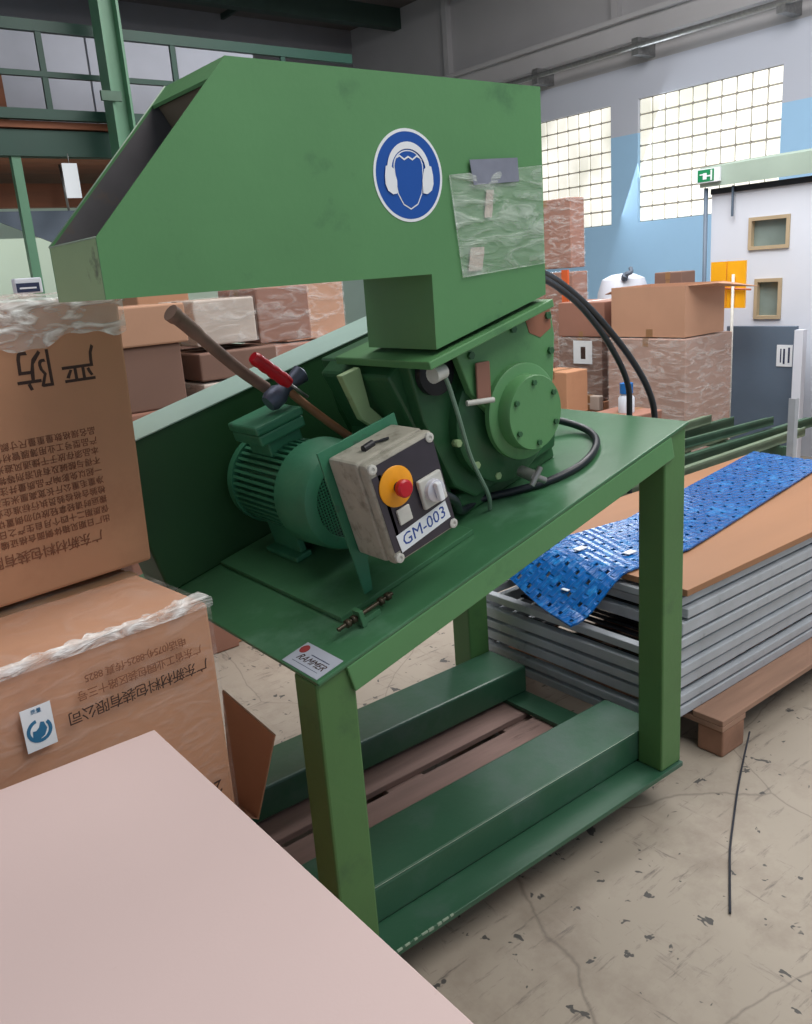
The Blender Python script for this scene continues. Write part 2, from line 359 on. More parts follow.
# ------------------------------------------------------------ granulator
TH = math.atan2(.3375, 1.294); c_, s_ = math.cos(TH), math.sin(TH)
TM = frame((0, 0, .902), Vector((c_, 0, s_)), Vector((0, 1, 0)), Vector((-s_, 0, c_)))
G = thing('granulator', 'green plastic granulator with sloped table, tall hopper and electric motor, standing on a pallet', 'machine', (.6, .45, .144))
LX = 1.294; ZP = .144
def legpoly(x0, x1, w=-.01): # top follows the sloped table
    f = lambda x: .902 + (x * .3375 / 1.294) + w / c_
    return [(x0, ZP), (x1, ZP), (x1, f(x1)), (x0, f(x0))]
for x0, y0 in ((0, 0), (1.194, 0), (0, .877), (1.194, .877)):
    MB().prism(legpoly(x0 + .001, x0 + .1), y0 + (.0095 if y0 == 0 else .001), y0 + .100).obj('leg', 'green_leg', G, bevel=.006)
# base frame
MB().box(.0, LX, .101, .309, ZP + .001, .2515).obj('base_beam', 'green_base', G, bevel=.008)
MB().box(.0, LX, .68, .876, ZP + .001, .2515).obj('base_beam', 'green_base', G, bevel=.008)
p = MB()
p.box(-.0, LX, 0, .108, ZP - .016, ZP); p.box(0, LX, .868, .977, ZP - .016, ZP); p.box(1.19, LX, .10, .88, ZP - .016, ZP); p.box(0, .104, .10, .88, ZP - .016, ZP)
p.obj('base_plate', 'green_base', G, bevel=.002)
sc = MB()
for i in range(9):
    x = .12 + i * .024 + random.uniform(-.006, .006); sc.box(x, x + random.uniform(.008, .02), -.0008, .004, ZP - .003 - random.uniform(0, .003), ZP + .0006)
sc.box(.11, 1.18, .1006, .1020, .2508, .2519)  # pale strip along the beam: worn edge with its highlight painted in
sc.obj('scratches_and_edge_highlight', 'scratch', G)['kind'] = 'stuff'
# sloped tabletop
MB().box(0, 1.337, 0, .977, -.010, 0, TM).obj('tabletop', 'green_top', G, bevel=.003)
MB().box(.075, 1.25, 0, .009, -.075, -.0102, TM).obj('table_apron', 'green', G, bevel=.003)
MB().box(.10, 1.236, .960, .969, -.075, -.0102, TM).obj('table_apron', 'green', G, bevel=.003)
# maker's label on the corner
ml = MB().box(.006, .078, .012, .152, .0002, .0012, TM).obj('maker_label', 'label_grey', G)
XL = TM @ frame((.036, .078, .0014), Vector((0, -1, 0)), Vector((1, 0, 0)), Vector((0, 0, 1)))
text('RAMMER', .026, XL, 'ink_black', 'maker_name', ml, shear=.4)
q = MB(); q.box(.0195, .0205, .03, .13, .0012, .0015, TM); q.box(.052, .054, .03, .10, .0012, .0015, TM); q.obj('fine_print', 'ink_navy', ml)
MB().lathe([(0, .013), (.0006, .013), (.0006, 0.0001)], (.058, .135, .0012), TM, ax='Z', seg=20).obj('maker_logo', 'logo_red', ml)
# motor mounting plate
MB().box(.168, .60, .14, .742, .0005, .014, TM).obj('motor_plate', 'green_top', G, bevel=.002)
# tensioning screw on the table
tb = MB().tube([(.125, .085, .026), (.285, .085, .026)], .005, TM, seg=10).obj('tensioning_screw', 'rod', G)
for u in (.148, .165, .245, .266): MB().tube([(u, .085, .026), (u + .011, .085, .026)], .010, TM, seg=6).obj('nut', 'rod', tb)
n = MB(); n.box(.180, .192, .071, .099, .0005, .042, TM); n.box(.180, .240, .08, .09, .0005, .014, TM); n.obj('lug', 'green_top', tb, bevel=.001)

# belt guard box behind motor
gd = MB(); gd.box(.006, 1.05, .752, .93, .0005, .424, TM); gd.obj('belt_guard', 'guard', G, bevel=.006)
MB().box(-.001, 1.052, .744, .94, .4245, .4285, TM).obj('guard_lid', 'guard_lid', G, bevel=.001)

# motor
MC = (.38, 0, .188)
mo = MB()
prof = []
nf = 44
for k in range(nf):
    for fr_, rr in ((0, .103), (.5, .103), (.5, .123), (.95, .123)):
        a = 2 * math.pi * (k + fr_) / nf; prof.append((MC[0] + rr * math.cos(a), MC[2] + rr * math.sin(a)))
mo.prism(prof, .42, .675, TM)
mo_o = mo.obj('motor_body', 'motor', G)
MB().lathe([(.675, .001), (.675, .128), (.70, .128), (.705, .10), (.745, .098), (.745, .001)], (MC[0], 0, MC[2]), TM).obj('motor_flange', 'motor', mo_o)
MB().lathe([(.433, .118), (.433, .136), (.420, .139), (.318, .134), (.302, .128), (.294, .112), (.292, .100), (.296, .098), (.300, .100)], (MC[0], 0, MC[2]), TM).obj('fan_cover', 'motor', mo_o)
gr = MB().lathe([(.306, .001), (.306, .101)], (MC[0], 0, MC[2]), TM, m='black')
for i in range(-12, 13):
    h = math.sqrt(max(0, .0995 ** 2 - (i * .008) ** 2))
    gr.box(MC[0] + i * .008 - .0014, MC[0] + i * .008 + .0014, .299, .302, MC[2] - h, MC[2] + h, TM, 'motor')
    gr.box(MC[0] - h, MC[0] + h, .2995, .3018, MC[2] + i * .008 - .0014, MC[2] + i * .008 + .0014, TM, 'motor')
gr.obj('fan_grille', None, mo_o)
for sx in (-1, 1):
    ft = MB(); ft.box(MC[0] + sx * .085 - .026, MC[0] + sx * .085 + .026, .48, .64, .0145, .030, TM); ft.box(MC[0] + sx * .075 - .010, MC[0] + sx * .075 + .010, .49, .63, .0305, .11, TM)
    ft.obj('motor_foot', 'motor', mo_o, bevel=.004)
tb = MB(); tb.box(.325, .430, .52, .63, .29, .335, TM); tb.box(.300, .440, .50, .648, .336, .366, TM); tb.box(.297, .443, .497, .651, .3665, .390, TM); tb.obj('terminal_box', 'motor', mo_o, bevel=.006)

# control box on its bracket
cb = MB().prism([(.262, .0005), (.284, .0005), (.30, .095), (.488, .12), (.488, .380), (.262, .380)], .166, .172, TM).obj('control_bracket', 'motor', G, bevel=.001)
CU0, CU1, CW0, CW1 = .280, .472, .118, .361
e = MB(); e.box(CU0, CU1, .055, .1655, CW0, CW1, TM)
enc = e.obj('control_box', 'grey_box', G, bevel=.008)
e = MB(); e.box(CU0 + .001, CU1 - .001, .022, .0535, CW0 + .001, CW1 - .001, TM); e.obj('box_lid', 'grey_box', enc, bevel=.008)
FX = TM @ frame((CU0, .0215, CW1), Vector((1, 0, 0)), Vector((0, 0, 1)), Vector((0, -1, 0))) # local x right, y up (negative down), z outward
W_, H_ = CU1 - CU0, CW1 - CW0
pn = MB().box(.022, W_ - .006, -H_ + .008, -.010, 0, .0015, FX); pn.box(.006, .03, -H_ + .03, -.032, 0, .0015, FX); pnl = pn.obj('front_panel', 'panel_dark', enc)
sw = MB()
for x, y in ((.014, -.014), (W_ - .014, -.014), (.014, -H_ + .014), (W_ - .014, -H_ + .014)):
    q = MB().lathe([(-.002, .011), (.004, .011), (.005, .009), (.005, .0045), (.003, .004), (.003, .0001)], (x, y, 0), FX, ax='Z', seg=20); q.obj('lid_screw', 'grey_light', enc)
y_ = MB().lathe([(.001, .045), (.004, .0455), (.006, .043), (.0065, .0001)], (.058, -.074, 0), FX, ax='Z', seg=36).obj('emergency_stop_disc', 'yellow', enc)
MB().lathe([(.006, .012), (.018, .012)], (.060, -.076, 0), FX, ax='Z', seg=20).obj('stop_collar', 'black', enc)
MB().lathe([(.018, .012), (.02, .019), (.032, .020), (.036, .016), (.037, .0001)], (.060, -.076, 0), FX, ax='Z', seg=28).obj('stop_button', 'red', enc)
k = MB(); k.box(.108, .176, -.158, -.088, .0016, .014, FX); sk = k.obj('power_switch', 'grey_light', enc, bevel=.004)
MB().lathe([(.014, .026), (.024, .025), (.026, .022), (.026, .0001)], (.142, -.123, 0), FX, ax='Z', seg=28).obj('switch_ring', 'silver', sk)
MB().box(.135, .149, -.145, -.101, .026, .040, FX).obj('switch_knob', 'white_sign', sk, bevel=.003)
MB().box(.038, .074, -.160, -.124, .0016, .008, FX).obj('start_button', 'grey_light', enc, bevel=.002)
LXm = FX @ Matrix.Translation((.098, -.194, .0018)) @ Matrix.Rotation(R(4), 4, 'Z')
lb = MB().box(-.076, .076, -.0215, .0215, 0, .0012, LXm).obj('id_label', 'label', enc)
text('GM-003', .040, LXm @ Matrix.Translation((0, 0, .0014)), 'ink_blue', 'id_number', lb, shear=.1, depth=.0002)
ck = MB().tube([(CU0 + .085, .10, CW1 + .006), (CU0 + .055, .095, CW1 + .006)], .008, TM, seg=10); ck.tube([(CU0 + .085, .10, CW1 + .006), (CU0 + .12, .085, CW1 + .004)], .003, TM, seg=8); ck.obj('toggle_catch', 'black', enc)
MB().tube([(CU1, .11, CW0 + .06), (CU1 + .03, .11, CW0 + .06)], .012, TM).obj('cable_gland', 'black', enc)

# grinder housing (square to the sloped table)
DC = (.864, 0, .222)
gh = MB()
gh.box(.66, 1.03, .24, .62, .0005, .06, TM)
gh.prism([(.64, .10), (.70, .04), (1.02, .04), (1.05, .12), (1.05, .455), (.60, .455), (.60, .30)], .22, .60, TM)
gho = gh.obj('grinder_housing', 'green_dark', G, bevel=.006)
MB().box(.565, .992, .09, .47, .456, .476, TM).obj('chute_flange', 'green', G, bevel=.003)
# drum shoulders and end plate
MB().lathe([(.235, .168), (.190, .168), (.185, .160), (.185, .001)], (DC[0] - .03, 0, DC[2] - .01), TM).obj('end_shield', 'green_dark', gho)
ep = MB().prism([(.70, .455), (.72, .33), (.80, .20), (.95, .13), (1.01, .26), (1.045, .36), (1.052, .452)], .160, .184, TM); epo = ep.obj('end_plate', 'green', gho, bevel=.004)
MB().lathe([(.16, .125), (.145, .125), (.142, .12), (.142, .001)], DC, TM).obj('bearing_housing', 'green', gho)
bc = MB().lathe([(.142, .097), (.108, .097), (.103, .094), (.102, .0001)], DC, TM).obj('bearing_cover', 'green', gho)
for k in range(6):
    a = R(20 + 60 * k); MB().tube([(DC[0] + .078 * math.cos(a), .1025, DC[2] + .078 * math.sin(a)), (DC[0] + .078 * math.cos(a), .096, DC[2] + .078 * math.sin(a))], .0075, TM, seg=6).obj('bolt', 'green_dark', bc)
for u, ww in ((.745, .42), (.765, .36), (.90, .43), (1.015, .33), (1.03, .42)):
    MB().tube([(u, .16, ww), (u, .151, ww)], .010, TM, seg=6).obj('bolt', 'green_dark', gho)
MB().prism([(.95, .447), (1.048, .449), (1.035, .385), (.99, .375), (.955, .40)], .1585, .1595, TM).obj('primer_patch', 'rust', epo)
for u, ww in ((.70, .14), (.66, .22), (.76, .08)):
    MB().tube([(u, .20, ww), (u, .18, ww)], .010, TM, seg=6).obj('bolt', 'green_light', gho)
# screen cradle left of the drum and its bracket
cr = MB(); cr.prism([(.56, .43), (.61, .455), (.66, .43), (.66, .05), (.60, .03), (.57, .10), (.60, .26)], .26, .56, TM); cr.obj('screen_cradle', 'green_dark', gho, bevel=.01)
cr = MB(); cr.prism([(.50, .455), (.56, .455), (.555, .35), (.60, .28), (.585, .25), (.52, .33)], .36, .385, TM); cr.obj('side_bracket', 'green_light', gho, bevel=.003)
vo = MB(); vo.lathe([(0, .055), (-.018, .055), (-.020, .045), (-.020, .0001)], (.665, .218, .405), TM, m='black'); vo.obj('dark_void_disc', None, gho)  # black disc standing in for the darkness of an open void
# lock lever with tag
MB().box(.622, .668, .146, .153, 1.380, 1.478).obj('lock_plate', 'tag_brown', gho, bevel=.003)
MB().tube([(.69, .15, .318), (.76, .13, .30)], .007, TM, seg=10).obj('lock_pin', 'grey_light', gho)
# grey sensor hose
MB().tube([(.595, .13, .43), (.635, .135, .425)], [.020, .017], TM, seg=14).obj('hose_fitting', 'grey_light', gho)
hp = smooth_path([(.632, .14, .425), (.645, .145, .39), (.655, .15, .30), (.668, .16, .18), (.70, .17, .06), (.71, .19, .006)])
MB().tube(hp, .0055, TM, seg=8).obj('sensor_hose', 'hose_grey', gho)
# drain cock under the drum
dk = MB(); dk.tube([(.81, .15, .075), (.81, .10, .065)], .016, TM); dk.tube([(.81, .11, .067), (.84, .10, .04)], .009, TM); dk.tube([(.79, .10, .05), (.83, .095, .085)], .008, TM); dk.obj('drain_cock', 'steel', gho)

# hopper: sheet metal, open on the sloping side
H = [(-.269, 1.694), (.466, 1.694), (.466, 1.528), (.833, 1.624), (.833, 2.098), (.014, 2.098), (-.269, 1.797)]
Y0, Y1 = .108, .37; T_ = .004
hb = MB()
def inset(poly, d):
    n = len(poly); out = []
    for i in range(n):
        a, b_, c = Vector(poly[i - 1]), Vector(poly[i]), Vector(poly[(i + 1) % n])
        n1 = Vector((-(b_ - a).y, (b_ - a).x)).normalized(); n2 = Vector((-(c - b_).y, (c - b_).x)).normalized()
        bi = (n1 + n2).normalized(); out.append(tuple(b_ + bi * d / max(.3, bi.dot(n1))))
    return out
HI = inset(H, T_)
nH = len(H)
for ya, yb, mm in ((Y0, Y0 + T_, 'green'), (Y1 - T_, Y1, 'green')):
    hb.prism(H, ya, yb, m=mm)
# inner lining faces (bare worn steel)
for yy in (Y0 + T_ + .0004, Y1 - T_ - .0004):
    hb.add([(p[0], yy, p[1]) for p in HI], [tuple(range(nH))], 'hopper_in')
for i in range(nH):
    j = (i + 1) % nH
    if i in (5, 1 + 99): continue
    if i == 2: continue
    a, b_ = H[i], H[j]; a2, b2 = HI[i], HI[j]
    hb.prism([a, b_, b2, a2], Y0 + T_, Y1 - T_, m='green_light' if i == 6 else 'green')
# closing strip at the top of the slope
def sl(t): return (-.269 + t * .283, 1.797 + t * .301)
hb.prism([sl(.87), sl(1.0), (sl(1.0)[0] + .004, sl(1.0)[1] - .005), (sl(.87)[0] + .004, sl(.87)[1] - .005)], Y0 + T_, Y1 - T_, m='green')
ho = hb.obj('hopper', None, G, bevel=0)
cu = MB(); vs = []; fs = []
nx = 14
for i in range(nx + 1):
    y = Y0 + .01 + (Y1 - Y0 - .02) * i / nx; a = sl(.88); d = .09 + .012 * math.sin(i * 1.9) + .01 * math.sin(i * 3.3)
    vs += [(a[0] + .012, y, a[1] - .004), (a[0] + .012 + d * .55, y, a[1] - .004 - d * .9)]
for i in range(nx): fs.append((2 * i, 2 * i + 2, 2 * i + 3, 2 * i + 1))
cu.add(vs, fs); cuo = cu.obj('rubber_curtain', 'rubber', ho)
md = cuo.modifiers.new('solid', 'SOLIDIFY'); md.thickness = .003
eb = MB(); eb.tube([(-.269, Y1, 1.797), (.014, Y1, 2.098)], .0018, seg=6); eb.tube([(-.269, Y0 + .002, 1.797), (-.269, Y1, 1.797)], .0016, seg=6); eb.obj('rolled_edge', 'scratch', ho)

# hearing protection sign
SC = (.418, 1.899)
sg = MB().lathe([(Y0 - .0012, .0935), (Y0 - .0002, .0935)], (SC[0], 0, SC[1]), m='white_sign', seg=64)
sg.lathe([(Y0 - .0012, .0935), (Y0 - .0012, .087)], (SC[0], 0, SC[1]), m='white_sign', seg=64)
sg.lathe([(Y0 - .0014, .0875), (Y0 - .0014, .0001)], (SC[0], 0, SC[1]), m='blue_sign', seg=64)
sgo = sg.obj('ear_protection_sign', None, G)
def flat(pts, y, mm, name, par): # polygon on the sign face, unit = sign radius
    return MB().prism([(SC[0] + a * .0935, SC[1] + b_ * .0935) for a, b_ in pts], y - .0004, y, m=mm).obj(name, None, par)
def arcpts(cx, cy, rx, ry, a0, a1, n=20): return [(cx + rx * math.cos(R(a0 + (a1 - a0) * i / n)), cy + ry * math.sin(R(a0 + (a1 - a0) * i / n))) for i in range(n + 1)]
head = arcpts(0, .18, .40, .34, 0, 180) + [(-.38, -.15), (-.33, -.38), (-.2, -.60), (0, -.70), (.2, -.60), (.33, -.38), (.38, -.15)]
flat([(a * 1.07, b_ * 1.045 - .0) for a, b_ in head], Y0 - .0016, 'white_sign', 'head_outline', sgo)
flat(head, Y0 - .0021, 'blue_sign', 'head', sgo)
band = arcpts(0, .10, .62, .62, 0, 180) + arcpts(0, .10, .50, .47, 180, 0)
flat(band, Y0 - .0028, 'white_sign', 'headband', sgo)
flat([(-.42, .33), (-.25, .44), (-.12, .36), (0, .42), (.12, .36), (.25, .44), (.42, .33), (.25, .40), (.12, .32), (0, .38), (-.12, .32), (-.25, .40)], Y0 - .0028, 'white_sign', 'hairline', sgo)
for sx in (-1, 1):
    flat([(a * sx, b_) for a, b_ in ([(.66, .20), (.70, .0), (.70, -.18), (.64, -.32), (.50, -.40), (.38, -.38), (.37, -.1), (.44, .14), (.55, .22)])], Y0 - .0033, 'white_sign', 'ear_cup', sgo)
# cable entry and the two black hoses
co = MB().tube([(.833, .20, 1.675), (.86, .20, 1.70)], .014); co.box(.833, .85, .18, .22, 1.655, 1.70); coo = co.obj('hose_connector', 'black', G, bevel=.003)
h1 = smooth_path([(.845, .19, 1.675), (.93, .21, 1.662), (1.05, .25, 1.625), (1.18, .28, 1.56), (1.32, .30, 1.445), (1.405, .30, 1.32), (1.43, .31, 1.20), (1.43, .31, .95)])
MB().tube(h1, .0095).obj('black_hose', 'cable', coo)
h2 = smooth_path([(.845, .21, 1.685), (.94, .22, 1.675), (1.08, .26, 1.63), (1.25, .29, 1.536), (1.42, .30, 1.395), (1.52, .30, 1.27), (1.552, .30, 1.16), (1.55, .30, .95)])
MB().tube(h2, .0105).obj('black_hose', 'cable', coo)
# black cable looped on the table
lp = smooth_path([(CU1 + .03, .11, CW0 + .06), (.56, .13, .12), (.64, .22, .03), (.73, .25, .012), (.80, .19, .012), (.89, .13, .012), (1.00, .11, .012), (1.11, .15, .012), (1.18, .23, .013), (1.19, .33, .03), (1.14, .41, .06), (1.05, .44, .10)])
MB().tube(lp, .0105, TM).obj('black_cable', 'cable', G)

# clear plastic bag taped to the hopper
def bag():
    t = thing('plastic_bag', 'clear crumpled plastic bag taped to the green hopper right of the blue sign', 'bag', (.69, Y0, 1.69))
    C4 = [(.530, 1.900), (.826, 1.924), (.830, 1.700), (.556, 1.682)]
    nx, ny = 36, 28; vs = []; fs = []
    for j in range(ny + 1):
        for i in range(nx + 1):
            u, v = i / nx, j / ny
            x = (C4[0][0] * (1 - u) + C4[1][0] * u) * (1 - v) + (C4[3][0] * (1 - u) + C4[2][0] * u) * v
            z = (C4[0][1] * (1 - u) + C4[1][1] * u) * (1 - v) + (C4[3][1] * (1 - u) + C4[2][1] * u) * v
            e_ = min(u, 1 - u, 1 - v) * 5; e_ = min(1, e_)
            q = noise.noise(Vector((x * 22, z * 26, 3))) + .6 * abs(noise.noise(Vector((x * 50, z * 44, 8))))
            vs.append((x, Y0 - .0035 - (.004 + .010 * max(0, q + .25)) * e_ * (.3 + v), z))
    for j in range(ny):
        for i in range(nx): a = j * (nx + 1) + i; fs.append((a, a + 1, a + nx + 2, a + nx + 1))
    b_ = MB().add(vs, fs, smooth=True); o = b_.obj('bag_sheet', 'bag', t)
    e = MB(); P = [(C4[i][0], Y0 - .0045, C4[i][1]) for i in (0, 3, 2)]; e.tube([P[0], P[1]], .0016, seg=6); e.tube([P[1], P[2]], .0012, seg=6); e.tube([(C4[0][0], Y0 - .0045, C4[0][1]), (C4[1][0], Y0 - .0045, C4[1][1])], .0012, seg=6); e.obj('bag_seam', 'bag', t)
    MB().prism([(.590, 1.933), (.742, 1.940), (.745, 1.888), (.600, 1.880)], Y0 - .0072, Y0 - .0055).obj('packing_tape', 'tape_purple', t)
    for cx, cz, sx, sz in ((.648, 1.84, .012, .030), (.600, 1.72, .022, .026)):
        s2 = MB(); vs = []; n2 = 6
        for j in range(n2 + 1):
            for i in range(n2 + 1): vs.append((cx + (i / n2 - .5) * 2 * sx + .01 * (j / n2 - .5), Y0 - .003 - .0018 * random.random(), cz + (j / n2 - .5) * 2 * sz))
        s2.add(vs, [(j * 7 + i, j * 7 + i + 1, j * 7 + i + 8, j * 7 + i + 7) for j in range(n2) for i in range(n2)])
        s2.obj('paper_scrap', 'carton_w', t)
bag()

# hammer, wooden stick and screwdriver lying across motor and guard
t = thing('hammer', 'grey-headed hammer with orange wooden handle lying on the motor terminal box', 'hammer', (.33, .55, 1.37))
MB().tube(smooth_path([(.318, .545, 1.435), (.36, .54, 1.392), (.43, .52, 1.325), (.49, .50, 1.270)]), .0115, seg=12).obj('handle', 'wood_handle', t)
hd = MB(); A = Vector((.263, .55, 1.402)); B_ = Vector((.378, .55, 1.472)); d = (B_ - A).normalized()
hd.tube([A, A + d * .012, A + d * .04, A + d * .055, A + d * .085, A + d * .125, B_], [.022, .028, .028, .020, .018, .026, .010], seg=16); hd.obj('hammer_head', 'hammer', t)
t = MB().tube(smooth_path([(.030, .54, 1.652), (.07, .55, 1.620), (.145, .57, 1.553), (.222, .59, 1.488), (.292, .603, 1.436)]), [.021] * 4 + [.018] * 8 + [.0155] * 21, seg=12).obj('wooden_stick', 'wood_stick', origin=(.16, .54, 1.42))
tag(t, 'long weathered brown wooden stick leaning over the belt guard above the motor', 'stick')
t = thing('screwdriver', 'screwdriver with ribbed red handle lying against the wooden stick', 'screwdriver', (.27, .51, 1.47))
sd = MB(); a = Vector((.208, .50, 1.530)); b2 = Vector((.305, .505, 1.452)); k_ = []
for i in range(14): k_.append(a.lerp(b2, i / 13))
sd.tube(k_, [.014] + [(.0175 if i % 3 else .0160) for i in range(1, 13)] + [.014], seg=12); sd.obj('grip', 'red', t)
MB().tube([b2, b2 + (b2 - a) * .55], .0035, seg=8).obj('shaft', 'steel', t)

# ------------------------------------------------------------ pallets
def pallet(name, label, x0, y0, lx, ly, ztop, boards_y, m1='wood', m2='wood_y', nb=5, group=None):
    t = thing(name, label, 'pallet', (x0 + lx / 2, y0 + ly / 2, 0), group)
    bw = .12; gap = (ly - nb * bw) / (nb - 1)
    for k in range(nb):
        MB().box(x0, x0 + lx, y0 + k * (bw + gap), y0 + k * (bw + gap) + bw, ztop - .021, ztop).obj('deck_board', m1, t, bevel=.003)
    for x in (x0, x0 + lx / 2 - .07, x0 + lx - .145):
        MB().box(x, x + .145, y0, y0 + ly, ztop - .043, ztop - .0215).obj('stringer_board', m1, t, bevel=.003)
        for y in (y0 + .001, y0 + ly / 2 - .05, y0 + ly - .101):
            MB().box(x + .005, x + .14, y, y + .10, .001, ztop - .0435).obj('block', m2, t, bevel=.006)
    return t
pallet('wooden_pallet', 'dusty wooden pallet under the green machine frame', .02, .112, 1.2, .76, ZP - .018, 0, 'wood_dusty')
pallet('wooden_pallet', 'wooden pallet carrying the stack of grey wire shelves', 1.592, .045, 1.9, 1.1, ZP, 0)

# ------------------------------------------------------------ stack of grey frames on the right pallet
FR = 'grey steel wire shelves stacked on the right pallet'
def steel_frame(x0, x1, y0, y1, z, h, label, rot=0):
    t = thing('wire_shelf', label, 'shelf', ((x0 + x1) / 2, (y0 + y1) / 2, z), FR)
    X = Matrix.Translation(((x0 + x1) / 2, (y0 + y1) / 2, 0)) @ Matrix.Rotation(rot, 4, 'Z') @ Matrix.Translation((-(x0 + x1) / 2, -(y0 + y1) / 2, 0))
    for ya, yb in ((y0, y0 + .035), (y1 - .035, y1)): MB().box(x0, x1, ya, yb, z, z + h, X).obj('side_rail', 'galv', t, bevel=.004)
    for xa in (x0, x1 - .035): MB().box(xa, xa + .035, y0 + .0355, y1 - .0355, z, z + h * .9, X).obj('end_rail', 'galv', t, bevel=.004)
    q = MB()
    for k in range(1, 9): xx = x0 + (x1 - x0) * k / 9; q.box(xx, xx + .02, y0 + .036, y1 - .036, z + .004, z + .014, X)
    q.obj('cross_wires', 'wire_dark', t)
    return t
zz = ZP + .001; hs = [.036, .034, .042, .036, .046, .034, .046, .036, .030]; nm = ['lowest', 'second from the bottom', 'third from the bottom', 'fourth from the bottom', 'middle one', 'fourth from the top', 'third from the top', 'second from the top', 'topmost']
for k, h in enumerate(hs):
    low = k < 6
    x0 = (1.385 if low else 1.53) + random.uniform(-.012, .02)
    steel_frame(x0, 3.40 + random.uniform(-.02, .04), .165 + random.uniform(-.008, .014), 1.04, zz, h, 'grey steel wire shelf in the stack on the right pallet, ' + nm[k], random.uniform(-.004, .004))
    zz += h + (.018 if k in (1, 4) else .010)
ZST = zz  # underside of the hardboard
tag(MB().box(1.535, 3.44, .155, 1.06, ZST, ZST + .024).obj('hardboard_sheet', 'ply', bevel=.002, origin=(2.3, .5, ZST)), 'brown hardboard sheet lying on the grey frame stack under the blue mat', 'board')
tag(MB().box(1.393, 1.418, .215, .24, ZP + .002 + .20, ZST - .02).obj('corner_post', 'galv', origin=(1.40, .22, .35)), 'short grey upright strip at the left end of the frame stack', 'post')
# blue perforated mat draped over the stack
def blue_mat():
    t = thing('blue_mat', 'blue perforated plastic mat draped over the frame stack', 'mat', (2.3, .6, ZST + .02))
    zt = ZST + .036
    A = Vector((1.25, .42)); Bf = Vector((1.87, .375)); Ff = Vector((3.43, .625)); A2 = Vector((1.385, .875)); B2 = Vector((2.05, .795)); F2 = Vector((3.476, 1.046))
    n, k2 = 110, 26; vs = []; fs = []
    for i in range(n + 1):
        u = i / n
        if u < .33: q = u / .33; a = A.lerp(Bf, q); b_ = A2.lerp(B2, q)
        else: q = (u - .33) / .67; a = Bf.lerp(Ff, q); b_ = B2.lerp(F2, q)
        for j in range(k2 + 1):
            v = j / k2; p = a.lerp(b_, v)
            drop = max(0, min(1, (1.545 - p.x) / .27)); z = zt - .125 * drop * drop * (3 - 2 * drop) + .004 * noise.noise(Vector((p.x * 4, p.y * 5, 0)))
            z += .0012 * (i % 2)
            vs.append((p.x, p.y, z))
    for i in range(n):
        for j in range(k2):
            if i % 4 == 1 and (j + 2 * ((i // 4) % 2)) % 4 == 1 and 0 < j < k2 - 1: continue
            a = i * (k2 + 1) + j; fs.append((a, a + 1, a + k2 + 2, a + k2 + 1))
    o = MB().add(vs, fs).obj('mat_sheet', 'mat_blue', t)
    s = o.modifiers.new('solid', 'SOLIDIFY'); s.thickness = .007
    #o2 = MB().add([v for v in vs], [(a[0], a[1], a[2], a[3]) for a in [(i * (k2 + 1) + j, i * (k2 + 1) + j + 1, (i + 1) * (k2 + 1) + j + 1, (i + 1) * (k2 + 1) + j) for i in range(n) for j in range(k2)]])
    def dq(x): d = max(0, min(1, (1.545 - x) / .27)); return d * d * (3 - 2 * d)
    for x, y in ((1.385, .55), (1.58, .66), (1.66, .49)):
        MB().box(x, x + .05, y, y + .03, zt - .125 * dq(x) + .006, zt - .125 * dq(x) + .009).obj('mat_label', 'white_tag', t)
blue_mat()

# green racking bars lying behind the stack
GB = 'green rack bars lying behind the blue mat'
bars = [((2.55, 1.30, .528), (4.55, 1.34, .528), .030, 'rackgreen2', 'pale green rack bar nearest the blue mat'), ((2.6, 1.48, .528), (4.9, 1.46, .528), .034, 'rackgreen', 'dark green rack bar with flat face just behind the nearest pale bar'),
        ((2.7, 1.66, .528), (4.5, 1.70, .528), .030, 'rackgreen2', 'middle pale green rack bar of the lower layer'), ((2.6, 1.86, .536), (4.6, 1.88, .536), .036, 'rackgreen', 'dark green rack bar furthest back in the lower layer'),
        ((2.7, 1.60, .60), (4.45, 1.50, .60), .028, 'rackgreen', 'dark green rack bar resting on top of the others, nearer one'), ((2.7, 1.78, .605), (4.3, 1.86, .605), .030, 'rackgreen2', 'pale green rack bar resting on top of the others beside the cartons')]
for a, b_, r, mm, lab in bars:
    a, b_ = Vector(a), Vector(b_); x = (b_ - a).normalized(); y = Vector((0, 0, 1)).cross(x).normalized(); z = x.cross(y); L_ = (b_ - a).length
    q = MB(); X = frame(a, x, y, z); q.box(0, L_, -r, r, -r * .6, r * .6, X); q.box(0, L_, -r, -r * .7, -r, r, X)
    tag(q.obj('rack_bar', mm, bevel=.003, origin=a), lab, 'bar', GB)
# support crate for the bars
sup = thing('rack_cradle', 'dark green steel cradle holding the loose rack bars', 'cradle', (3.9, 1.7, 0))
for x in (3.0, 4.2):
    for y in (1.22, 1.95): MB().box(x, x + .05, y, y + .05, 0.001, .495).obj('post', 'rackgreen', sup)
    MB().box(x, x + .05, 1.271, 1.949, .44, .49).obj('crossbar', 'rackgreen', sup)
    MB().box(x, x + .05, 1.271, 1.949, .10, .15).obj('crossbar', 'rackgreen', sup)
# upright grey angle at far right
q = MB(); q.box(3.96, 4.00, 1.08, 1.086, .001, .84); q.box(3.96, 3.966, 1.086, 1.12, .001, .84)
tag(q.obj('steel_upright', 'galv', origin=(3.98, 1.08, 0)), 'grey steel upright standing at the far end of the blue mat', 'post')

